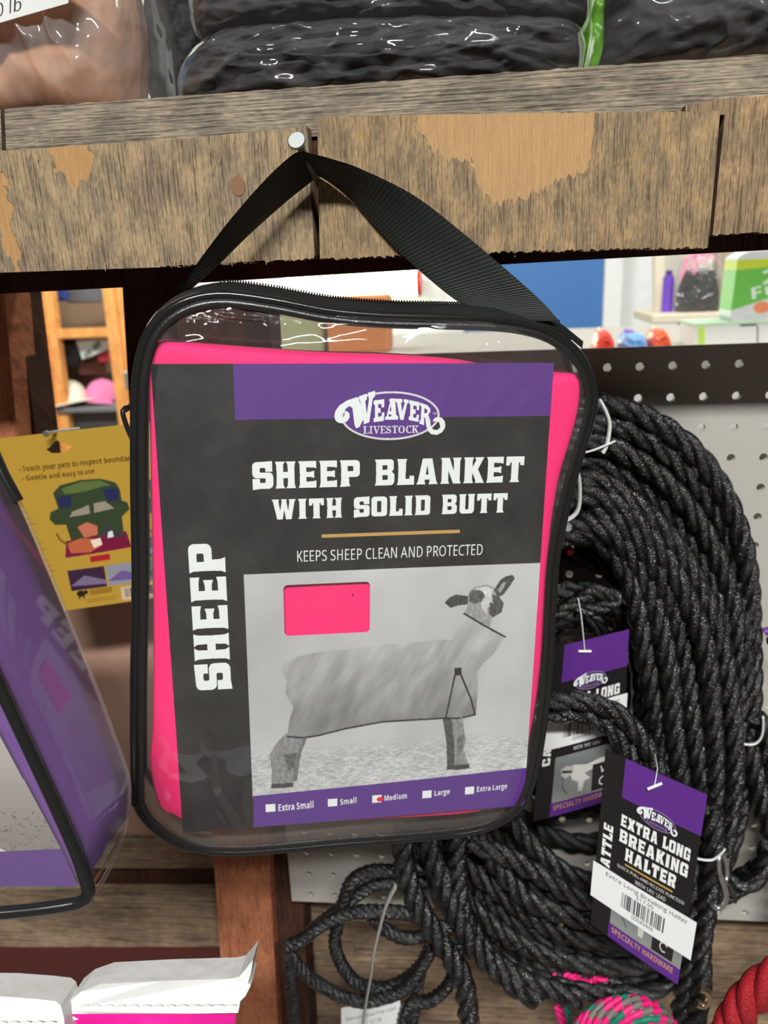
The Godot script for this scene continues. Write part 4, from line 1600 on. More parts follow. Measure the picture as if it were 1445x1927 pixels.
# upright, lower boards and the panel behind
func rear_structure() -> void:
	var t := thing("timber_stand", "brown timber stand with a reddish post and pale lower boards behind the bags", "frame", zp(480, 1900, -0.69))
	var b := MB.new()
	b.prism(zpath([330, 560, 448, 556, 530, 2050, 432, 2050], -0.672), Vector3(0, 0, -0.04))
	part("post", b, M.red_post, t, "reddish brown front post")
	b = MB.new()
	b.prism(zpath([448, 556, 505, 560, 590, 2050, 530, 2050], -0.69), Vector3(0, 0, -0.04))
	part("post", b, M.brown_beam, t, "dark brown post behind the reddish one")
	b = MB.new()
	b.prism(zpath([226, 470, 336, 466, 350, 820, 246, 806], -0.68), Vector3(0, 0, -0.02))  # dark wood here stands in for the shade on the board
	part("upright_board", b, M.brown_beam, t, "upright board, its shade painted in as dark wood, at the bag's top left corner")
	b = MB.new()
	b.prism(zpath([-80, 440, -2, 440, 40, 900, -60, 900], -0.80), Vector3(0, 0, -0.05))
	part("side_post", b, M.red_post, t)
	b = MB.new()
	b.prism(zpath([-4, 440, 18, 440, 78, 900, 38, 900], -0.83), Vector3(0, 0, -0.05))  # shaded strip of the same post, its shade painted as darker wood
	part("side_post", b, M.brown_beam, t)
	b = MB.new()
	b.prism(zpath([120, 1010, 470, 1010, 470, 1570, 90, 1570], -0.73), Vector3(0, 0, -0.012))
	part("tan_panel", b, M.tan_panel, t)
	for q in [[-80, 1548, 1600, 1548, 1600, 1634, -80, 1634, -0.735], [-80, 1684, 1600, 1700, 1600, 1796, -80, 1796, -0.728], [430, 1800, 1600, 1800, 1600, 2060, 430, 2060, -0.733]]:
		b = MB.new()
		b.prism(zpath([q[0], q[1], q[2], q[3], q[4], q[5], q[6], q[7]], q[8]), Vector3(0, 0, -0.02))
		part("plank", b, M.pale_plank, t)
	b = MB.new()
	b.prism(zpath([-80, 1600, 1600, 1600, 1600, 1720, -80, 1720], -0.75), Vector3(0, 0, -0.02))
	part("rear_rail", b, M.brown_beam, t)
	b = MB.new()
	b.prism(zpath([-120, 1792, 440, 1792, 440, 2080, -120, 2080], -0.72), Vector3(0, 0, -0.03))
	part("dark_rail", b, mat("maroon_board", Color8(84, 36, 30), 0.6), t)

# ------------------------------------------------------------------ rope halters
func oval(inn: PackedVector2Array, out: PackedVector2Array, f: float, z: float, wob: float, s: int) -> PackedVector3Array:
	var n := noise(s, 0.35, 1)
	var c := PackedVector3Array()
	for k in inn.size():
		var p := inn[k].lerp(out[k], clampf(f + wob * n.get_noise_2d(k * 3.0, 7.0), -0.1, 1.1))
		c.append(zp(p.x, p.y, z + 0.007 * n.get_noise_2d(k * 2.0, 50.0)))
	return spline(c, 0.0032, true)

func ropes() -> void:
	var bi := pts([1060, 1012, 1130, 1022, 1186, 1096, 1216, 1250, 1236, 1400, 1250, 1530, 1240, 1650, 1160, 1680, 1060, 1640, 980, 1598, 900, 1500, 870, 1350, 890, 1180, 960, 1050])
	var bx := pts([1080, 908, 1160, 922, 1270, 1024, 1352, 1190, 1378, 1350, 1376, 1500, 1342, 1690, 1250, 1850, 1080, 1868, 920, 1790, 800, 1640, 780, 1400, 810, 1150, 930, 960])
	var ai := pts([1090, 880, 1190, 915, 1290, 1015, 1352, 1150, 1374, 1280, 1370, 1400, 1350, 1560, 1270, 1750, 1100, 1800, 940, 1740, 830, 1620, 800, 1400, 830, 1150, 940, 930])
	var ax := pts([1095, 762, 1225, 790, 1328, 878, 1388, 990, 1410, 1120, 1416, 1260, 1404, 1420, 1370, 1600, 1280, 1780, 1100, 1840, 920, 1790, 800, 1660, 770, 1420, 790, 1130, 930, 850])
	ai = ai.slice(0, 14)
	ax = pts([1095, 762, 1225, 790, 1328, 878, 1395, 1010, 1414, 1190, 1410, 1400, 1372, 1600, 1270, 1800, 1100, 1850, 930, 1790, 800, 1640, 770, 1400, 800, 1130, 940, 850])
	# front halter
	var t := thing("rope_halter", "black twisted rope halter coiled in front, with the swinging price tag", "halter", zp(1200, 1880, -0.58), "")
	var b := MB.new()
	for k in 5:
		b.rope(oval(bi, bx, 0.02 + 0.245 * k, -0.588 + 0.004 * (k % 2), 0.05, 10 + k), 0.0086, 0.058, 3, 7, true, -1.0)
	for k in 4:
		b.rope(oval(bi, bx, 0.14 + 0.245 * k, -0.606, 0.05, 20 + k), 0.0086, 0.058, 3, 6, true, -1.0)
	part("rope_coil", b, M.black_rope, t)
	b = MB.new()
	# doubled rope that loops out in front, below the hook
	b.rope(spline(zpath([900, 1330, 980, 1322, 1050, 1318, 1110, 1322, 1165, 1345, 1210, 1395, 1238, 1450, 1256, 1520, 1262, 1600], -0.548), 0.003), 0.0076, 0.05, 3, 7, false, -1.0)
	b.rope(spline(zpath([900, 1348, 980, 1345, 1050, 1342, 1105, 1346, 1150, 1372, 1186, 1420, 1206, 1475, 1222, 1540, 1230, 1610], -0.552), 0.003), 0.0076, 0.05, 3, 7, false, -1.0)
	b.rope(spline(zpath([1000, 1190, 1040, 1160, 1085, 1130, 1120, 1112, 1160, 1128, 1120, 1145, 1080, 1150], -0.575), 0.003), 0.006, 0.034, 3, 6, false, -1.0)
	part("lead_rope", b, M.black_rope, t)
	b = MB.new()
	b.tube(spline(zpath([1082, 868, 1090, 905, 1090, 948, 1082, 968, 1064, 980], -0.562), 0.002), 0.0022, 8, false, 1.0, 0.5)
	part("white_tie", b, M.white_tie, t)
	b = MB.new()
	b.tube(spline(zpath([1296, 1609, 1318, 1617, 1340, 1618, 1356, 1607, 1364, 1598], -0.552), 0.002), 0.0016, 8, false, 1.0, 0.6)
	part("white_tie", b, M.white_tie, t)
	b = MB.new()
	var rc := PackedVector3Array()
	for k in 20:
		rc.append(zp(1360 + 7 * cos(TAU * k / 20) + 3 * sin(TAU * k / 20), 1634 + 27 * sin(TAU * k / 20), -0.556 - 0.006 * cos(TAU * k / 20)))
	b.tube(spline(rc, 0.002, true), 0.0019, 10, true)
	part("metal_ring", b, M.steel, t)
	b = MB.new()
	b.tube(spline(zpath([1356, 1650, 1362, 1666, 1366, 1684, 1362, 1702, 1350, 1709, 1340, 1703], -0.552), 0.002), 0.0024, 10)
	part("metal_snap", b, M.steel, t)
	b = MB.new()
	b.tube(spline(zpath([1316, 1860, 1330, 1866, 1334, 1880, 1324, 1892, 1310, 1888], -0.555), 0.002), 0.0034, 8)
	part("metal_snap", b, M.gold_steel, t)
	b = MB.new()
	b.tube(spline(zpath([1068, 1704, 1064, 1718, 1058, 1732, 1056, 1740], -0.568), 0.002), 0.0022, 8)
	part("metal_snap", b, M.gold_steel, t)
	b = MB.new()
	b.rope(spline(zpath([1336, 1520, 1342, 1600, 1330, 1700, 1318, 1780, 1318, 1860, 1300, 1960], -0.566), 0.003), 0.0095, 0.056, 3, 7, false, -1.0)
	b.rope(spline(zpath([1290, 1560, 1300, 1660, 1296, 1760, 1290, 1850, 1270, 1960], -0.575), 0.003), 0.0095, 0.056, 3, 7, false, -1.0)
	part("rope_tail", b, M.black_rope, t)
	# rear halter
	t = thing("rope_halter", "black twisted rope halter coiled behind, its outer loops against the pegboard", "halter", zp(1400, 1800, -0.63), "")
	b = MB.new()
	for k in 4:
		b.rope(oval(ai, ax, 0.06 + 0.31 * k, -0.628 + 0.004 * (k % 2), 0.04, 40 + k), 0.0088, 0.058, 3, 7, true, -1.0)
	for k in 3:
		b.rope(oval(ai, ax, 0.2 + 0.31 * k, -0.644, 0.04, 50 + k), 0.0088, 0.058, 3, 6, true, -1.0)
	for k in 5:
		var mid := Vector2(1080, 1290)
		var li := PackedVector2Array()
		for p in ai:
			li.append(mid + (p - mid) * (0.3 + 0.14 * k))
		b.rope(oval(li, li, 0.0, -0.646 + 0.003 * (k % 2), 0.0, 60 + k), 0.0088, 0.058, 3, 6, true, -1.0)
	part("rope_coil", b, M.black_rope, t)
	b = MB.new()
	b.rope(spline(zpath([1404, 1390, 1418, 1450, 1436, 1520, 1452, 1580, 1446, 1622, 1400, 1650, 1366, 1690], -0.612), 0.003), 0.0092, 0.056, 3, 7, false, -1.0)
	b.rope(spline(zpath([1450, 1590, 1420, 1652, 1384, 1668, 1360, 1655], -0.60), 0.003), 0.0092, 0.056, 3, 7, false, -1.0)
	b.rope(spline(zpath([1430, 1350, 1450, 1450, 1470, 1560, 1480, 1700, 1470, 1900], -0.62), 0.003), 0.0092, 0.056, 3, 7, false, -1.0)
	part("rope_tail", b, M.black_rope, t)
	b = MB.new()
	b.tube(spline(zpath([1128, 752, 1140, 775, 1147, 800, 1142, 835, 1134, 852], -0.600), 0.002), 0.0022, 8, false, 1.0, 0.5)
	b.tube(spline(zpath([1098, 852, 1120, 846, 1158, 830], -0.598), 0.002), 0.0017, 8, false, 1.0, 0.5)
	part("white_tie", b, M.white_tie, t)
	b = MB.new()
	b.tube(spline(zpath([1390, 1399, 1415, 1401, 1428, 1394, 1435, 1378, 1436, 1350], -0.604), 0.002), 0.0019, 8, false, 1.0, 0.5)
	part("white_tie", b, M.white_tie, t)
	# plaited halter end hanging under the big bag
	t = thing("rope_halter", "thick black rope ends hanging below the pink bag, left of the coils", "halter", zp(840, 1900, -0.55), "")
	b = MB.new()
	b.rope(spline(zpath([760, 1560, 758, 1610, 772, 1670, 800, 1730, 840, 1790, 872, 1850, 885, 1960], -0.548), 0.003), 0.0098, 0.055, 3, 7, false, -1.0)
	b.rope(spline(zpath([800, 1560, 812, 1610, 838, 1672, 862, 1730, 900, 1790, 960, 1850, 1010, 1880], -0.552), 0.003), 0.0098, 0.055, 3, 7, false, -1.0)
	b.rope(spline(zpath([860, 1560, 858, 1620, 862, 1680, 880, 1740, 930, 1810, 1000, 1850, 1090, 1880], -0.557), 0.003), 0.0095, 0.05, 3, 7, false, -1.0)
	b.rope(spline(zpath([900, 1560, 930, 1620, 990, 1690, 1060, 1720, 1140, 1740, 1210, 1745], -0.562), 0.003), 0.0088, 0.056, 3, 7, false, -1.0)
	b.rope(spline(zpath([880, 1585, 950, 1610, 1020, 1650, 1090, 1690, 1180, 1712, 1260, 1712], -0.556), 0.003), 0.0085, 0.056, 3, 7, false, -1.0)
	b.rope(spline(zpath([960, 1540, 1000, 1590, 1060, 1640, 1130, 1668, 1200, 1690], -0.566), 0.003), 0.0085, 0.056, 3, 7, false, -1.0)
	part("rope_end", b, M.black_rope, t)
	# red and pink ropes at the foot
	t = thing("lead_rope", "red twisted lead rope at the lower right corner", "rope", zp(1420, 1940, -0.50))
	b = MB.new()
	b.rope(spline(zpath([1350, 1990, 1385, 1915, 1420, 1868, 1470, 1830], -0.50), 0.003), 0.0135, 0.06, 3, 9, false, 1.0)
	part("rope_length", b, M.red_rope, t)
	plaited_ring()
	b = MB.new()
	b.tube(spline(zpath([1438, 1190, 1450, 1186, 1462, 1192, 1460, 1204, 1444, 1206], -0.59), 0.002), 0.0032, 8)
	solo("purple_clip", b, M.purple_nylon, "small purple clip at the right edge beside the rope coils", "clip")

# checkered plaited cord, ring shaped, only its crown in view
func plaited_ring() -> void:
	var t := thing("plaited_rope", "pink, green and grey plaited rope ring at the bottom edge", "rope", zp(1190, 1990, -0.53))
	var arc := spline(zpath([1090, 2030, 1095, 1960, 1130, 1918, 1180, 1902, 1225, 1912, 1256, 1950, 1264, 2030], -0.53), 0.002)
	var bs := [MB.new(), MB.new(), MB.new()]
	var fr: Array = bs[0].ring_frames(arc, false)
	var T: PackedVector3Array = fr[0]
	var R := 0.0115
	# each plait strand is a row of raised lozenges
	var around := 10
	var step := 3
	for j in range(0, arc.size() - step, step):
		for s in around:
			var a := TAU * (s + 0.5 * ((j / step) % 2)) / around
			var up := (cam_basis.z - T[j] * cam_basis.z.dot(T[j])).normalized()
			var sd := up.cross(T[j])
			var d := up * cos(a) + sd * sin(a)
			var tang := -up * sin(a) + sd * cos(a)
			var c := arc[j] + d * R * 0.86
			var q := 0
			var row := (j / step + s) % 4
			q = 0 if row < 2 else (1 if (s + j) % 3 == 0 else 2)
			var b: MB = bs[q]
			var e := (T[j] * 0.9 + tang * 0.5).normalized()
			b.tube(PackedVector3Array([c - e * 0.0056, c - e * 0.003, c, c + e * 0.003, c + e * 0.0056]), [0.0012, 0.0026, 0.0031, 0.0026, 0.0012], 6)
	part("pink_strand", bs[0], M.pink_cord, t)
	part("green_strand", bs[1], M.green_cord, t)
	part("grey_strand", bs[2], M.grey_cord, t)
	var b2 := MB.new()
	b2.tube(arc, R * 0.85, 10)
	part("core", b2, M.grey_cord, t)
	# three ends of the same cord seen between the black loops
	var k := thing("plaited_rope", "pink and green plaited cord glimpsed between the black rope loops", "rope", zp(1060, 1920, -0.615))
	var b3 := MB.new()
	b3.rope(spline(zpath([1040, 1835, 1060, 1848, 1072, 1836, 1110, 1852, 1122, 1838, 1140, 1845], -0.60), 0.002), 0.004, 0.02, 2, 6)
	b3.rope(spline(zpath([1048, 1890, 1056, 1912, 1062, 1940, 1058, 1990], -0.60), 0.002), 0.005, 0.02, 2, 6)
	part("pink_strand", b3, M.pink_cord, k)
	var b4 := MB.new()
	b4.rope(spline(zpath([1126, 1830, 1140, 1848, 1132, 1862, 1100, 1868, 1050, 1862], -0.604), 0.002), 0.004, 0.02, 2, 6)
	b4.rope(spline(zpath([1066, 1892, 1070, 1920, 1072, 1990], -0.604), 0.002), 0.004, 0.02, 2, 6)
	part("green_strand", b4, M.green_cord, k)

# ------------------------------------------------------------------ swing tags
func card_grid(b: MB, c: PackedVector3Array, u0: float, u1: float, v0: float, v1: float, lift: float, bend := 0.0, th := 0.0006) -> void:      # on the card with corners TL TR BR BL; slightly bowed, with a thickness
	var nn := (c[1] - c[3]).cross(c[2] - c[0]).normalized()
	if nn.dot(cam_at - c[0]) < 0.0:
		nn = -nn
	for side in 2:
		var rows := []
		for j in 13:
			var r := PackedVector3Array()
			for i in 13:
				var u := lerpf(u0, u1, i / 12.0)
				var v := lerpf(v0, v1, j / 12.0)
				r.append(c[0].lerp(c[1], u).lerp(c[3].lerp(c[2], u), v) + nn * (lift + bend * sin(PI * clampf(u, 0, 1)) - th * side))
			rows.append(r)
		b.grid(rows, false, 1, 1, side == 1)
	var e := []
	for q in [[u0, v0], [u1, v0], [u1, v1], [u0, v1]]:
		e.append(c[0].lerp(c[1], q[0]).lerp(c[3].lerp(c[2], q[0]), q[1]) + nn * lift)
	var m: Vector3 = (e[0] + e[2]) / 2.0
	for k in 4:
		var a: Vector3 = e[k]
		var d: Vector3 = e[(k + 1) % 4]
		var f := b.v.size()
		b.face4(a, d, d - nn * th, a - nn * th, (a + d) / 2.0 - m)
		for q in 4:
			b.t[f + q] = Vector2(0.02, 0.5)

func tags() -> void:
	var cv := halter_tag()
	var hm := flat_card("halter_tag_print", cv, 0.45)
	var sm := flat_card("sticker_print", price_sticker(), 0.5)
	# the front one swings free, turned away to the right
	var c := PackedVector3Array([dp(1140, 1410, 0.545), dp(1331, 1496, 0.555), dp(1275, 1853, 0.60), dp(1111, 1738, 0.59)])
	var t := thing("swing_tag", "front black and purple swing tag with a white price sticker wrapped across it", "tag", (c[2] + c[3]) / 2.0)
	var b := MB.new()
	card_grid(b, c, 0, 1, 0, 1, 0.0, 0.001)
	part("card", b, hm, t)
	b = MB.new()
	card_grid(b, c, -0.03, 1.09, 0.625, 0.83, 0.0008, 0.001, 0.0002)
	part("price_sticker", b, sm, t)
	b = MB.new()
	var top := c[0].lerp(c[1], 0.48).lerp(c[3].lerp(c[2], 0.48), 0.07)
	b.tube(PackedVector3Array([top + cam_basis.z * 0.002, top + cam_basis.z * 0.003 + Vector3(0.001, 0.014, 0), zp(1232, 1418, -0.545)]), 0.0005, 6)
	b.tube(PackedVector3Array([top + cam_basis.z * 0.0025 - cam_basis.x * 0.005 - cam_basis.y * 0.002, top + cam_basis.z * 0.0025 + cam_basis.x * 0.005 + cam_basis.y * 0.002]), 0.0011, 8)
	part("plastic_fastener", b, M.white_tie, t)
	# the one behind, half covered by the bag
	c = PackedVector3Array([zp(1034, 1220, -0.572), zp(1184, 1184, -0.572), zp(1166, 1500, -0.580), zp(1003, 1546, -0.580)])
	t = thing("swing_tag", "rear black and purple swing tag with a cow photo, half behind the pink bag", "tag", (c[2] + c[3]) / 2.0)
	b = MB.new()
	card_grid(b, c, 0, 1, 0, 1, 0.0, 0.001)
	part("card", b, hm, t)
	b = MB.new()
	card_grid(b, c, -0.03, 1.02, 0.36, 0.575, 0.0008, 0.001, 0.0002)
	part("price_sticker", b, sm, t)
	b = MB.new()
	top = c[0].lerp(c[1], 0.45).lerp(c[3].lerp(c[2], 0.45), 0.06)
	b.tube(PackedVector3Array([top + cam_basis.z * 0.002, zp(1094, 1160, -0.566), zp(1088, 1126, -0.566)]), 0.0005, 6)
	b.tube(PackedVector3Array([top + cam_basis.z * 0.002 - cam_basis.x * 0.005, top + cam_basis.z * 0.002 + cam_basis.x * 0.005]), 0.0011, 8)
	part("plastic_fastener", b, M.white_tie, t)

# ------------------------------------------------------------------ thin plaited leads at the bottom
func leads() -> void:
	var t := thing("plaited_lead", "thin black plaited lead looped under the pink bag and tied with a grey strap", "lead rope", zp(700, 1920, -0.56))
	var b := MB.new()
	var lay := func(a: Array, z: float) -> void:
		b.rope(spline(zpath(a, z), 0.0024), 0.0062, 0.026, 4, 6, false, -1.0)
	lay.call([790, 1630, 741, 1638, 695, 1640, 662, 1658, 647, 1694, 635, 1740, 630, 1779, 646, 1822, 676, 1852, 726, 1858, 772, 1836, 807, 1794, 824, 1760], -0.565)
	lay.call([800, 1660, 745, 1662, 700, 1668, 660, 1692, 622, 1722, 580, 1756, 550, 1790, 548, 1850, 556, 1930, 560, 1990], -0.575)
	lay.call([540, 1779, 563, 1771, 606, 1740, 656, 1719, 714, 1715, 765, 1719, 800, 1732, 840, 1750], -0.552)
	lay.call([548, 1800, 563, 1820, 598, 1851, 656, 1880, 703, 1882, 757, 1862, 790, 1822, 815, 1780], -0.557)
	lay.call([700, 1725, 722, 1748, 757, 1764, 800, 1760, 850, 1745], -0.568)
	lay.call([868, 1770, 862, 1796, 846, 1849, 811, 1882, 770, 1892, 757, 1930, 756, 1990], -0.56)
	lay.call([812, 1775, 790, 1829, 781, 1887, 774, 1930, 768, 1990], -0.572)
	part("plait", b, M.black_rope, t)
	b = MB.new()
	b.tube(spline(zpath([744, 1668, 728, 1700, 716, 1740, 704, 1790, 697, 1840, 688, 1890, 680, 1950], -0.546), 0.003), 0.0032, 8, false, 1.0, 0.35)
	part("grey_strap", b, M.grey_tie, t)
	var cv := Canvas.new(300, 200, Color8(228, 228, 224))
	cv.words("Diamond Braid Poly Lead", "Droid Sans", 400, Vector2(24, 40), Vector2(250, 0), Vector2(0, 22), Color8(120, 118, 120))
	cv.words("$7.99", "Droid Sans", 400, Vector2(150, 72), Vector2(54, 0), Vector2(0, 20), Color8(120, 118, 120))
	b = MB.new()
	card_grid(b, PackedVector3Array([zp(642, 1898, -0.562), zp(752, 1872, -0.562), zp(758, 1960, -0.562), zp(642, 1985, -0.562)]), 0, 1, 0, 1, 0, 0.001)
	part("white_label", b, flat_card("lead_label_print", cv, 0.6), t)

# ------------------------------------------------------------------ goods on the shelf above
# a soft lump whose front is drawn between two outlines; profile bulges towards the viewer
func lump(b: MB, L: Array, R: Array, zc: float, thick: float, amp: float, freq: Vector2, s: int, nx := 70, ny := 40, front_only := false, ridge := true) -> void:
	var n := noise(s, 1.0, 3)
	var l := resample(zpath(L, zc), ny)
	var r := resample(zpath(R, zc), ny)
	for side in ([1.0] if front_only else [1.0, -1.0]):
		var rows := []
		for j in ny:
			var v := float(j) / (ny - 1)
			var row := PackedVector3Array()
			for i in nx:
				var u := float(i) / (nx - 1)
				var e := pow(maxf(0.0, 1.0 - pow(absf(2.0 * u - 1.0), 3.5)), 0.5) * pow(maxf(0.0, 1.0 - pow(absf(2.0 * v - 1.0), 4.0)), 0.5)
				var p := l[j].lerp(r[j], u)
				var q := n.get_noise_2d(p.x * freq.x, p.y * freq.y)
				if ridge:
					q = 1.0 - 2.4 * absf(q)
				p.z += side * (thick * e + (amp * q * minf(1.0, e * 2.0) if side > 0 else 0.0))
				row.append(p)
			rows.append(row)
		b.grid(rows, false, 1, 1, side < 0)

func top_goods() -> void:
	# tan fabric pack
	var b := MB.new()
	lump(b, [-90, -130, -90, 60, -80, 262], [215, -130, 262, 40, 262, 240], -0.60, 0.06, 0.004, Vector2(14, 10), 3)
	solo("folded_fabric", b, M.tan_fabric, "tan folded fabric inside the clear bag at the upper left", "fabric")
	var t := thing("plastic_bag", "crumpled clear plastic bag round tan fabric, with a white weight label", "bag", zp(120, 190, -0.56))
	b = MB.new()
	lump(b, [-100, -140, -100, 60, -90, 264], [280, -140, 318, 60, 336, 236], -0.604, 0.074, 0.008, Vector2(18, 11), 8, 150, 90)
	part("film", b, M.poly_film, t)
	var cv := Canvas.new(420, 200, Color8(236, 236, 230))
	cv.words("20 lb", "Droid Sans", 400, Vector2(172, 140), Vector2(104, 0), Vector2(0, 42), Color8(60, 58, 58))
	b = MB.new()
	card_grid(b, PackedVector3Array([zp(-140, -70, -0.516), zp(150, -110, -0.516), zp(128, 6, -0.522), zp(-120, 80, -0.522)]), 0, 1, 0, 1, 0, 0.002)
	part("white_label", b, flat_card("weight_label_print", cv, 0.6), t)
	# dark pack in the gap
	b = MB.new()
	lump(b, [270, -100, 290, 40, 296, 230], [430, -100, 420, 40, 410, 222], -0.66, 0.04, 0.004, Vector2(30, 30), 12)
	solo("dark_pack", b, M.black_fabric, "dark pack standing in the gap between the tan and black packs", "pack")
	# black fabric packs: two rolls stacked, one pack at the right
	b = MB.new()
	lump(b, [420, -120, 374, -20, 378, 60, 400, 96], [1075, -140, 1100, -40, 1104, 30, 1080, 72], -0.60, 0.055, 0.007, Vector2(14, 60), 14, 120, 50)
	lump(b, [400, 72, 372, 120, 352, 160, 344, 228], [1080, 50, 1090, 86, 1088, 130, 1080, 176], -0.595, 0.05, 0.006, Vector2(14, 70), 15, 120, 50)
	solo("folded_fabric", b, M.black_fabric, "black folded fabric in two rolls inside the glossy middle bag", "fabric")
	t = thing("plastic_bag", "glossy clear plastic bag round two black rolls, above the nail", "bag", zp(720, 150, -0.56))
	b = MB.new()
	lump(b, [410, -130, 366, -20, 370, 60, 396, 98], [1085, -150, 1106, -40, 1110, 30, 1090, 76], -0.60, 0.066, 0.006, Vector2(12, 24), 24, 200, 80)
	lump(b, [388, 82, 362, 120, 346, 160, 340, 232], [1088, 54, 1100, 86, 1096, 130, 1088, 178], -0.596, 0.062, 0.006, Vector2(12, 26), 25, 200, 70)
	part("film", b, M.thin_film, t)
	b = MB.new()
	lump(b, [1175, -150, 1140, -20, 1136, 80, 1112, 168], [1640, -190, 1640, -60, 1640, 20, 1640, 136], -0.60, 0.055, 0.006, Vector2(16, 40), 16, 100, 60)
	solo("folded_fabric", b, M.black_fabric, "black folded fabric inside the glossy bag at the upper right", "fabric")
	t = thing("plastic_bag", "glossy clear plastic bag round black fabric at the upper right", "bag", zp(1350, 110, -0.56))
	b = MB.new()
	lump(b, [1160, -160, 1118, -20, 1108, 80, 1090, 170], [1660, -200, 1660, -60, 1660, 20, 1660, 140], -0.60, 0.068, 0.007, Vector2(16, 20), 26, 200, 110)
	part("film", b, M.thin_film, t)
	# lime green sheet between them
	b = MB.new()
	lump(b, [1094, -120, 1096, 20, 1080, 96, 1080, 170], [1215, -130, 1176, 0, 1146, 90, 1136, 168], -0.64, 0.03, 0.003, Vector2(30, 30), 33)
	solo("green_pack", b, mat("lime_plastic", Color8(120, 190, 50), 0.35), "lime green pack squeezed between the two black packs", "pack")

# ------------------------------------------------------------------ yellow hang card
func hang_card() -> void:
	var z := -0.625
	var c := PackedVector3Array([zp(-36, 829, z), zp(318, 790, z), zp(330, 1120, z), zp(60, 1158, z)])
	var t := thing("hang_card", "yellow hang card with a green armchair picture, left of the pink bag", "card", (c[2] + c[3]) / 2.0)
	var m := flat_card("yellow_card_print", yellow_card(), 0.4)
	var nn := Vector3(0, 0, 1)
	var P := func(u: float, v: float) -> Vector3:
		return c[0].lerp(c[1], u).lerp(c[3].lerp(c[2], u), v)
	# the hanging slot is a real opening: the sheet is laid in bands round it
	var us := [0.0, 0.335, 0.36, 0.4, 0.445, 0.48, 1.0]
	var b := MB.new()
	var slot_v := [[0.082, 0.082], [0.078, 0.096], [0.05, 0.105], [0.058, 0.1], [0.078, 0.096]]
	for i in 6:
		var u0: float = us[i]
		var u1: float = us[i + 1]
		var t0 := Vector2(0.085, 0.085)
		var t1 := Vector2(0.085, 0.085)
		if i in [1, 2, 3, 4]:
			t0 = Vector2([0, 0.085, 0.074, 0.042, 0.066][i], [0, 0.085, 0.108, 0.112, 0.104][i])
			t1 = Vector2([0, 0.074, 0.042, 0.066, 0.085][i], [0, 0.108, 0.112, 0.104, 0.085][i])
		for back in 2:
			var o := nn * (-0.0007 * back)
			var add := func(a0: float, a1: float, d0: float, d1: float) -> void:
				var A: Vector3 = P.call(u0, a0) + o
				var B: Vector3 = P.call(u1, a1) + o
				var C: Vector3 = P.call(u1, d1) + o
				var D: Vector3 = P.call(u0, d0) + o
				var k := b.v.size()
				b.face4(A, B, C, D, nn if back == 0 else -nn)
				for q in 4:
					var pp := b.v[k + q]
					for w in [[A, Vector2(u0, a0)], [B, Vector2(u1, a1)], [C, Vector2(u1, d1)], [D, Vector2(u0, d0)]]:
						if pp.distance_squared_to(w[0]) < 1e-12:
							b.t[k + q] = w[1]
			add.call(0.0, 0.0, t0.x, t1.x)
			add.call(t0.y, t1.y, 1.0, 1.0)
	part("card", b, m, t)
	b = MB.new()
	var e := zp(88, 816, z + 0.012)
	b.tube(PackedVector3Array([e, e + Vector3(0.002, -0.002, -0.02), e + Vector3(0.002, -0.006, -0.05)]), 0.0016, 8)
	b.tube(PackedVector3Array([e - Vector3(0, 0, 0.001), e + Vector3(0, 0, 0.002)]), 0.0026, 10)
	solo("wire_hook", b, M.steel, "thin steel hook holding the yellow hang card", "hook")

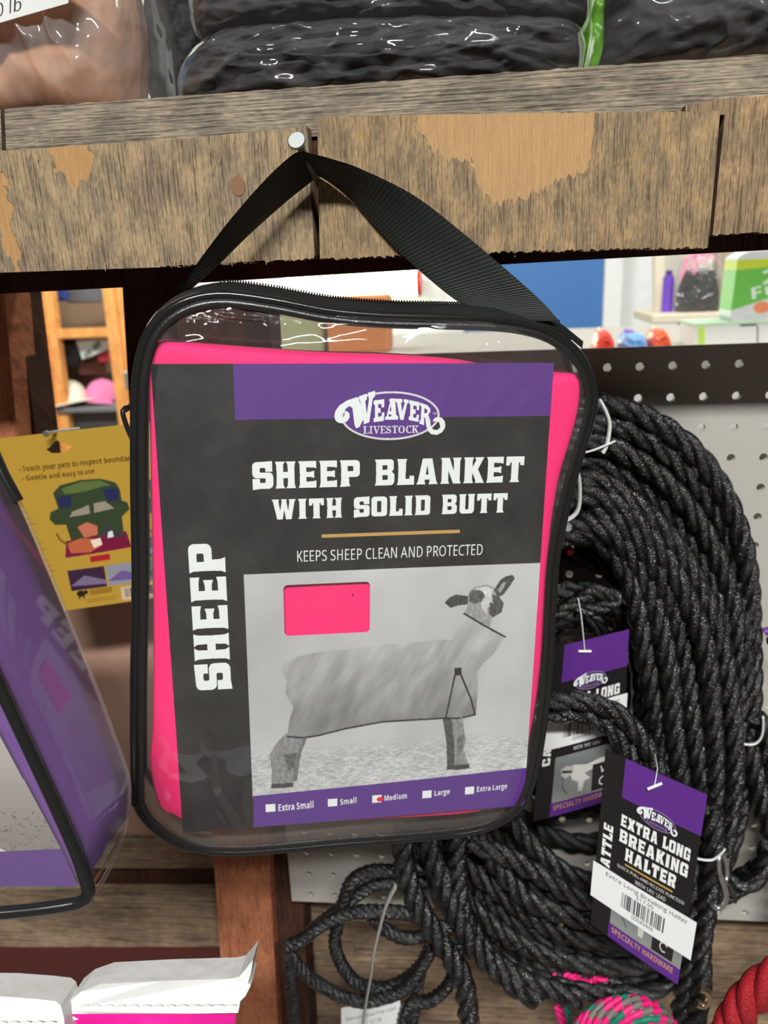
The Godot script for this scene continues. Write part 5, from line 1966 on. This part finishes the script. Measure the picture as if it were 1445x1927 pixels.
# ------------------------------------------------------------------ pink packs at the bottom left
func pink_packs() -> void:
	var head := mat("white_header", Color8(206, 205, 200), 0.45)
	bumpy(head, noise_normal(27, 0.02, 5.0), 6.0, 0.4)
	var pink := mat("magenta_pack", Color8(212, 26, 136), 0.4)
	bumpy(pink, noise_normal(28, 0.02, 5.0), 6.0, 0.5)
	var t := thing("pink_pack", "bright pink pack with a white stitched header torn at its right corner", "pack", dp(290, 2050, 0.40))
	var out := dpath([120, 1922, .40, 122, 1902, .402, 130, 1884, .404, 152, 1866, .408, 190, 1852, .412, 300, 1846, .414, 432, 1842, .414, 450, 1838, .414, 462, 1824, .415, 476, 1806, .416, 472, 1832, .415, 466, 1850, .414, 472, 1854, .414, 462, 1874, .411, 452, 1884, .41, 448, 1906, .407, 340, 1908, .406, 200, 1912, .404])
	var b := MB.new()
	b.prism(out, -cam_basis.z * 0.02)
	part("white_header", b, head, t)
	b = MB.new()
	for k in 13:
		var x := 150.0 + k * 23
		b.tube(dpath([x, 1893 - 0.02 * k, .4035, x + 8, 1891.5, .4030, x + 17, 1893, .4035]), 0.00035, 5)
	part("stitching", b, mat("thread", Color8(205, 204, 200), 0.6), t).set_meta("kind", "stuff")
	b = MB.new()
	var rows := []
	for j in 9:
		var r := PackedVector3Array()
		for i in 25:
			var u := i / 24.0
			var v := j / 8.0
			r.append(dp(lerpf(122, 444, u) - 6 * v, lerpf(1908, 2060, v), 0.402 + 0.012 * v - 0.014 * sin(PI * u) * sin(PI * (0.1 + 0.45 * v))))
		rows.append(r)
	for j in 9:
		var r := PackedVector3Array()
		for i in 25:
			var u := i / 24.0
			var v := 1.0 - j / 8.0
			r.append(dp(lerpf(122, 444, u) - 6 * v, lerpf(1910, 2060, v), 0.424 + 0.012 * v))
		rows.append(r)
	b.grid(rows)
	part("pink_body", b, pink, t)
	t = thing("pink_pack", "pack with a plain white header at the lower left corner", "pack", dp(50, 2050, 0.39))
	b = MB.new()
	b.prism(dpath([-90, 1874, .394, 0, 1875, .396, 70, 1880, .397, 104, 1884, .397, 114, 1892, .396, 120, 1914, .394, 124, 1960, .389, -90, 1960, .386]), -cam_basis.z * 0.02)
	part("white_header", b, head, t)
	b = MB.new()
	for k in 6:
		var x := -30.0 + k * 23
		b.tube(dpath([x, 1924, .3895, x + 9, 1922.5, .389, x + 18, 1924, .3895]), 0.00035, 5)
	part("stitching", b, M.thread, t).set_meta("kind", "stuff")
	b = MB.new()
	b.prism(dpath([-90, 1961, .387, 124, 1961, .389, 122, 2070, .40, -90, 2070, .40]), -cam_basis.z * 0.025)
	part("pink_body", b, pink, t)

# ------------------------------------------------------------------ pine rack with caps, far left
func dome(b: MB, c: Vector3, rx: float, ry: float, rz: float, lean := 0.0) -> void:
	var rows := []
	for j in 10:
		var v := j / 9.0
		var r := PackedVector3Array()
		for i in 25:
			var a := -TAU * i / 24.0
			var q := pow(sin(PI / 2 * v), 0.8)
			var p := Vector3(cos(a) * rx * q, ry * cos(PI / 2 * v), sin(a) * rz * q)
			r.append(c + p.rotated(Vector3(0, 0, 1), lean))
		rows.append(r)
	b.grid(rows, true, 1, 1, true)
	var rim := PackedVector3Array()
	for k in 24:
		rim.append(rows[9][k])
	b.disc(rim, Vector3.DOWN)

func cap(called: String, m: Material, label: String, c: Vector3, s: float, turn: float, lean: float) -> void:
	var t := thing("cap", label, "cap", c)
	var b := MB.new()
	dome(b, c, 0.085 * s, 0.10 * s, 0.095 * s, lean)
	part("crown", b, m, t)
	b = MB.new()
	var rows := []
	for side in [0.0, 0.004]:
		for j in 5:
			var r := PackedVector3Array()
			for i in 13:
				var a := lerpf(-1.15, 1.15, i / 12.0)
				var k := 0.084 + 0.06 * (j if side == 0.0 else 4 - j) / 4.0
				var p := Vector3(sin(a) * k, -side + 0.012 * cos(a * 1.3) - 0.1 * pow(maxf(k - 0.084, 0), 1.0), cos(a) * (k + 0.005)) * s
				r.append(c + p.rotated(Vector3.UP, turn).rotated(Vector3(0, 0, 1), lean))
			rows.append(r)
	b.grid(rows)
	part("brim", b, m, t)
	b = MB.new()
	b.tube(PackedVector3Array([c + Vector3(0, 0.099 * s, 0).rotated(Vector3(0, 0, 1), lean), c + Vector3(0, 0.104 * s, 0).rotated(Vector3(0, 0, 1), lean)]), 0.008 * s, 8)
	part("button", b, m, t)

func left_rack() -> void:
	var z := -2.95
	var t := thing("pine_rack", "open pine rack of upright posts and rails, seen far off at the left", "rack", Vector3(zp(140, 700, z).x, 0.2, z - 0.2))
	for q in [[33, 480, 48, 480, 88, 900, 66, 900, z - 0.16], [50, 480, 70, 480, 122, 900, 100, 900, z], [70, 480, 88, 480, 142, 900, 122, 900, z - 0.012], [183, 470, 204, 470, 262, 900, 236, 900, z], [204, 470, 220, 470, 284, 900, 262, 900, z - 0.012]]:
		var b := MB.new()
		b.prism(zpath([q[0], q[1], q[2], q[3], q[4], q[5], q[6], q[7]], q[8]), Vector3(0, 0, -0.04))
		part("post", b, M.pine, t)
	for q in [[101, 620, 204, 616, 206, 633, 103, 637, z - 0.02], [46, 628, 72, 624, 76, 640, 48, 642, z - 0.1]]:
		var b := MB.new()
		b.prism(zpath([q[0], q[1], q[2], q[3], q[4], q[5], q[6], q[7]], q[8]), Vector3(0, 0, -0.03))
		part("rail", b, M.pine, t)
	var b := MB.new()
	b.prism(zpath([40, 500, 240, 500, 300, 900, 70, 900], z - 0.42), Vector3(0, 0, -0.02))
	part("back_board", b, mat("rack_back", Color8(128, 106, 84), 0.8), t)
	var sh := zp(150, 756, z - 0.15)
	b = MB.new()
	b.box(Vector3(sh.x, sh.y - 0.012, z - 0.2), Vector3(0.44, 0.018, 0.40), Basis(), 0.003)
	part("shelf_board", b, mat("slate_board", Color8(112, 112, 110), 0.7), t)
	var sh2 := zp(150, 626, z - 0.15)
	b = MB.new()
	b.box(Vector3(sh2.x, sh2.y - 0.008, z - 0.22), Vector3(0.44, 0.014, 0.30), Basis(), 0.003)
	part("shelf_board", b, M.pine, t)
	# what it holds
	cap("cap", mat("cream_cloth", Color8(226, 218, 196), 0.85), "cream cap on the pine rack beside the pink one", zp(132, 756, z - 0.11), 0.86, 0.6, 0.12)
	cap("cap", mat("pink_cloth", Color8(236, 132, 176), 0.85), "pink cap on the pine rack at the far left", zp(194, 750, z - 0.16), 0.78, -0.3, -0.06)
	cap("cap", mat("dull_cloth", Color8(150, 140, 118), 0.85), "olive cap at the back of the pine rack, left of its middle post", zp(86, 745, z - 0.26), 0.95, 0.3, 0.1)
	b = MB.new()
	b.prism(zpath([120, 764, 250, 755, 256, 830, 126, 832], z - 0.14), Vector3(0, 0, -0.1))
	solo("grey_bin", b, mat("grey_plastic", Color8(132, 134, 134), 0.5), "grey bin under the caps in the pine rack", "bin")
	var cv := Canvas.new(128, 96, Color8(214, 224, 214))
	cv.poly([pts([20, 60, 60, 40, 70, 56, 28, 74])], Color8(130, 140, 130))
	cv.poly([pts([70, 30, 110, 12, 116, 30, 80, 50])], Color8(120, 132, 124))
	cv.rect(16, 78, 60, 6, Color8(110, 120, 112))
	var m := flat_card("pale_box_print", cv, 0.5)
	b = MB.new()
	b.prism(zpath([143, 640, 206, 632, 206, 656, 155, 676], z - 0.08), Vector3(0, 0, -0.06), 9.0)
	solo("pale_box", b, m, "pale green printed box tipped forward on the pine rack", "box")
	b = MB.new()
	lump(b, [108, 640, 104, 665, 108, 690], [150, 638, 148, 662, 150, 690], z - 0.16, 0.05, 0.004, Vector2(20, 20), 60, 20, 14)
	solo("dark_pouch", b, M.black_fabric, "dark pouch left of the pale box on the pine rack", "pouch")
	b = MB.new()
	b.box(zp(180, 690, z - 0.2), Vector3(0.12, 0.06, 0.08), Basis(), 0.008)
	solo("brown_box", b, mat("brown_card", Color8(104, 66, 52), 0.7), "brown box above the pink cap", "box")
	b = MB.new()
	b.box(zp(199, 671, z - 0.13), Vector3(0.045, 0.04, 0.06), Basis(), 0.006)
	solo("red_box", b, mat("red_card", Color8(170, 46, 52), 0.6), "small red box beside the pale box, right post of the rack", "box")
	b = MB.new()
	b.box(zp(110, 555, z - 0.2), Vector3(0.09, 0.05, 0.05), Basis(), 0.006)
	for k in 4:
		b.tube(PackedVector3Array([zp(99 + k * 7.5, 558, z - 0.17), zp(99 + k * 7.5, 558, z - 0.16)]), 0.005, 8)
	solo("blue_pack", b, mat("blue_card", Color8(62, 86, 168), 0.5), "blue dotted pack at the top of the pine rack", "pack")
	b = MB.new()
	b.box(zp(160, 555, z - 0.22), Vector3(0.14, 0.06, 0.05), Basis(), 0.006)
	solo("grey_pack", b, mat("slate_card", Color8(92, 96, 98), 0.6), "slate grey pack next to the blue one on the rack", "pack")

# ------------------------------------------------------------------ far right: lit aisle behind the pegboard
func right_goods() -> void:
	# glowing tube fitting low under a far shelf
	var z := -3.71
	var a := zp(540, 533, z)
	var e := zp(784, 533, z)
	var t := thing("tube_light", "glaring white tube light behind the bag's handle", "light", (a + e) / 2.0)
	var b := MB.new()
	b.box((a + e) / 2.0 + Vector3(0, 0, -0.075), Vector3(a.distance_to(e) + 0.02, 0.13, 0.03), Basis(), 0.006)
	part("housing", b, M.ceiling_white, t)
	var g := mat("lit_tube", Color8(250, 255, 240), 0.5)
	g.emission_enabled = true
	g.emission = Color8(236, 255, 214)
	g.emission_energy_multiplier = 7.0
	b = MB.new()
	b.tube(PackedVector3Array([a, a.lerp(e, 0.25), a.lerp(e, 0.5), a.lerp(e, 0.75), e]), 0.056, 16)
	part("diffuser_tube", b, g, t)
	b = MB.new()
	b.tube(PackedVector3Array([e, e + Vector3(0.02, 0, 0)]), 0.057, 16)
	part("red_end_cap", b, mat("red_plastic", Color8(220, 60, 46), 0.5), t)
	var l := AreaLight3D.new()
	l.name = "lamp"
	l.area_size = Vector2(a.distance_to(e), 0.06)
	l.area_normalize_energy = true
	l.light_color = Color8(236, 255, 214)
	l.light_energy = 0.35
	l.area_range = 12.0
	l.area_attenuation = 2.0
	l.shadow_enabled = true
	l.rotation_degrees = Vector3(0, 180, 0)
	l.position = Vector3(0, 0, 0.06)
	t.add_child(l)
	# low display counter that closes the view behind the pegboard
	var cy := zp(1300, 655, -1.5).y
	t = thing("display_counter", "white counter under the goods beyond the pegboard", "counter", Vector3(0.62, 0, -1.72))
	b = MB.new()
	b.box(Vector3(0.42, cy - 0.0175, -1.72), Vector3(2.1, 0.035, 0.62), Basis(), 0.004)
	part("worktop", b, mat("beige_laminate", Color8(176, 170, 156), 0.6), t)
	b = MB.new()
	b.box(Vector3(0.42, (cy - 0.035) / 2.0, -1.74), Vector3(2.0, cy - 0.035, 0.52), Basis(), 0.004)
	part("body", b, M.wall_white, t)
	# wall shelf with bottle and bundle
	var zs := -2.3
	var s0 := zp(1226, 592, zs)
	var s1 := zp(1470, 582, zs)
	t = thing("wall_shelf", "pale shelf with uprights behind the pegboard at the right", "shelf", Vector3((s0.x + s1.x) / 2, s0.y, zs - 0.1))
	b = MB.new()
	b.box(Vector3((s0.x + s1.x) / 2, s0.y - 0.012, zs - 0.12), Vector3(s1.x - s0.x, 0.024, 0.26), Basis(), 0.003)
	part("board", b, mat("pale_board", Color8(206, 194, 170), 0.7), t)
	b = MB.new()
	b.prism(zpath([1348, 440, 1380, 440, 1384, 594, 1352, 594], zs - 0.1), Vector3(0, 0, -0.04))
	part("upright", b, mat("taupe_board", Color8(150, 136, 118), 0.8), t)
	b = MB.new()
	b.prism(zpath([1232, 440, 1250, 440, 1250, 592, 1232, 592], zs - 0.2), Vector3(0, 0, -0.03))
	part("upright", b, M.pale_board, t)
	b = MB.new()
	b.prism(zpath([1284, 602, 1308, 600, 1306, 634, 1280, 640, 1272, 632], zs - 0.04), Vector3(0, 0, -0.03))
	part("bracket", b, M.brown_beam, t)
	b = MB.new()
	b.prism(zpath([1250, 430, 1470, 425, 1470, 590, 1250, 592], zs - 0.25), Vector3(0, 0, -0.01))
	part("back_board", b, mat("grey_board", Color8(188, 182, 168), 0.8), t)
	# purple bottle
	var c := zp(1254, 588, zs - 0.08)
	b = MB.new()
	var P := PackedVector3Array()
	var rr := []
	for q in [[0.0, 0.014], [0.002, 0.016], [0.07, 0.016], [0.095, 0.0155], [0.1, 0.012]]:
		P.append(c + Vector3(0, q[0], 0))
		rr.append(q[1])
	t = thing("purple_bottle", "slim purple bottle with a dark cap on the pale wall shelf", "bottle", c)
	b.tube(P, rr, 18)
	part("body", b, mat("purple_plastic", Color8(108, 70, 178), 0.35), t)
	b = MB.new()
	b.tube(PackedVector3Array([c + Vector3(0, 0.1, 0), c + Vector3(0, 0.114, 0)]), 0.009, 14)
	part("bottle_cap", b, mat("violet_cap", Color8(70, 46, 120), 0.4), t)
	# black bundle with pink straps in film
	b = MB.new()
	lump(b, [1292, 508, 1276, 548, 1268, 592], [1342, 506, 1350, 548, 1352, 590], zs - 0.08, 0.05, 0.006, Vector2(26, 30), 70, 40, 30)
	solo("black_bundle", b, M.black_fabric, "black bundle in film on the pale wall shelf", "bundle")
	t = thing("pink_straps", "tangle of pink straps on top of the black bundle", "strap", zp(1316, 508, zs - 0.06))
	for q in [[1286, 512, 1292, 490, 1304, 478, 1318, 486, 1326, 474, 1340, 480], [1296, 510, 1306, 494, 1324, 492, 1338, 484, 1350, 490], [1304, 516, 1312, 500, 1306, 486, 1316, 474, 1330, 470], [1280, 526, 1286, 505, 1290, 486]]:
		b = MB.new()
		b.tube(spline(zpath(q, zs - 0.02), 0.004), 0.006, 8, false, 1.0, 0.4)
		part("strap", b, mat("pink_strap", Color8(226, 128, 160), 0.5), t)
	t = thing("plastic_bag", "clear film bag round the black bundle and pink straps", "bag", zp(1312, 592, zs - 0.05))
	b = MB.new()
	lump(b, [1290, 470, 1270, 530, 1262, 594], [1350, 468, 1356, 530, 1358, 592], zs - 0.07, 0.065, 0.008, Vector2(24, 24), 72, 50, 40)
	part("film", b, M.thin_film, t)
	# refill pouch pack, nearer
	var zj := -1.5
	var cv := Canvas.new(512, 512, Color8(214, 218, 216))
	cv.poly([pts([0, 52, 512, 52, 512, 320, 340, 290, 180, 330, 0, 400])], Color8(112, 190, 84))
	cv.poly([pts([0, 52, 512, 52, 512, 118, 260, 104, 0, 120])], Color8(198, 212, 60))
	cv.poly([pts([190, 318, 512, 318, 512, 430, 420, 400])], Color8(206, 214, 56))
	cv.ellipse(170, 385, 46, 42, Color8(236, 146, 102))
	cv.words("2x", "Droid Sans", 700, Vector2(150, 132), Vector2(250, -70), Vector2(14, 96), Color8(226, 236, 220))
	cv.words("Fuller", "Droid Sans", 700, Vector2(100, 244), Vector2(360, -110), Vector2(14, 84), Color8(226, 236, 220))
	for k in 3:
		cv.rect(70, 440 + k * 18, 130, 6, Color8(190, 196, 194))
		cv.rect(280, 440 + k * 18, 160, 6, Color8(226, 150, 130) if k == 0 else Color8(190, 196, 194))
	var out := zpath([1388, 486, 1398, 478, 1410, 474, 1540, 468, 1556, 474, 1562, 486, 1548, 590, 1540, 604, 1526, 608, 1396, 614, 1380, 608, 1374, 596], zj)
	b = MB.new()
	b.prism(out, Vector3(0, 0, -0.07), 1.0)
	var lo := Vector2(1e9, 1e9)
	var hi := -lo
	for p in out:
		lo = lo.min(Vector2(p.x, -p.y))
		hi = hi.max(Vector2(p.x, -p.y))
	for k in b.v.size():
		b.t[k] = (Vector2(b.v[k].x, -b.v[k].y) - lo) / (hi - lo)
	solo("refill_pack", b, flat_card("refill_print", cv, 0.4), "green, yellow and white printed refill pack at the right edge", "pack")
	# white boxes beneath it
	for q in [[1306, 606, 1424, 600, 1424, 652, 1306, 660, "white box with a lime edge under the refill pack", 0.0], [1427, 600, 1540, 594, 1540, 650, 1427, 654, "white box at the right edge, next to the lime edged one", 0.0]]:
		t = thing("white_box", q[8], "box", zp((q[0] + q[2]) / 2.0, q[5], zj))
		b = MB.new()
		b.prism(zpath([q[0], q[1] + 9, q[2], q[3] + 9, q[4], q[5] + 8, q[6], q[7] + 8], zj), Vector3(0, 0, -0.1))
		part("carton", b, M.white_paper, t)
		b = MB.new()
		b.prism(zpath([q[0] - 1, q[1] + 3, q[2], q[3] + 3, q[2], q[3] + 9, q[0] - 1, q[1] + 9], zj + 0.001), Vector3(0, 0, -0.102))
		part("lid", b, mat("pale_green_card", Color8(190, 216, 184), 0.6), t)
		if q[0] < 1400:
			b = MB.new()
			b.prism(zpath([q[0] + 8, q[1] + 10, q[0] + 20, q[1] + 9, q[0] + 20, q[7] + 7, q[0] + 8, q[7] + 7], zj + 0.002), Vector3(0, 0, -0.003))
			part("lime_edge", b, mat("lime_card", Color8(186, 222, 90), 0.6), t)
	# crumpled sweets-like packets along the counter
	for q in [[1115, 1152, 622, Color8(224, 62, 40), "red and orange packet, first one above the pegboard", "orange_foil"], [1163, 1214, 626, Color8(124, 172, 226), "light blue packet above the pegboard between red ones", "blue_foil"], [1216, 1258, 620, Color8(230, 92, 50), "orange red packet right of the blue one", "red_foil"]]:
		t = thing("packet", q[4], "packet", zp((q[0] + q[1]) / 2.0, 660, zj + 0.03))
		b = MB.new()
		lump(b, [q[0] + 8, q[2], q[0], 645, q[0] - 4, 672], [q[1] - 12, q[2] - 2, q[1], 640, q[1] + 2, 670], zj, 0.04, 0.008, Vector2(40, 40), 80 + int(q[0]), 24, 18)
		part("pouch", b, mat(q[5], q[3], 0.3), t)
		b = MB.new()
		lump(b, [q[0] + 12, q[2] - 8, q[0] + 8, q[2] + 6], [q[1] - 24, q[2] - 6, q[1] - 14, q[2] + 4], zj, 0.008, 0.003, Vector2(60, 60), 90 + int(q[0]), 12, 6)
		part("gathered_top", b, mat(q[5] + "_top", Color8(236, 214, 176) if q[0] != 1163 else Color8(150, 116, 196), 0.35), t)
	# goods glimpsed through the clear top of the bag
	b = MB.new()
	var o0 := zp(612, 560, -1.6)
	var o1 := zp(728, 566, -1.6)
	b.box(Vector3((o0.x + o1.x) / 2, (o0.y + cy) / 2, -1.65), Vector3(o1.x - o0.x, o0.y - cy, 0.1), Basis(), 0.004)
	solo("orange_crate", b, mat("orange_wood", Color8(206, 128, 70), 0.7), "orange box seen through the clear top of the pink bag", "box")
	b = MB.new()
	o0 = zp(520, 566, -1.62)
	o1 = zp(604, 570, -1.62)
	b.box(Vector3((o0.x + o1.x) / 2, (o0.y + cy) / 2, -1.67), Vector3(o1.x - o0.x, o0.y - cy, 0.1), Basis(), 0.004)
	solo("pale_green_box", b, mat("sage_card", Color8(168, 172, 130), 0.7), "sage green box seen through the bag's clear top, left of the orange one", "box")
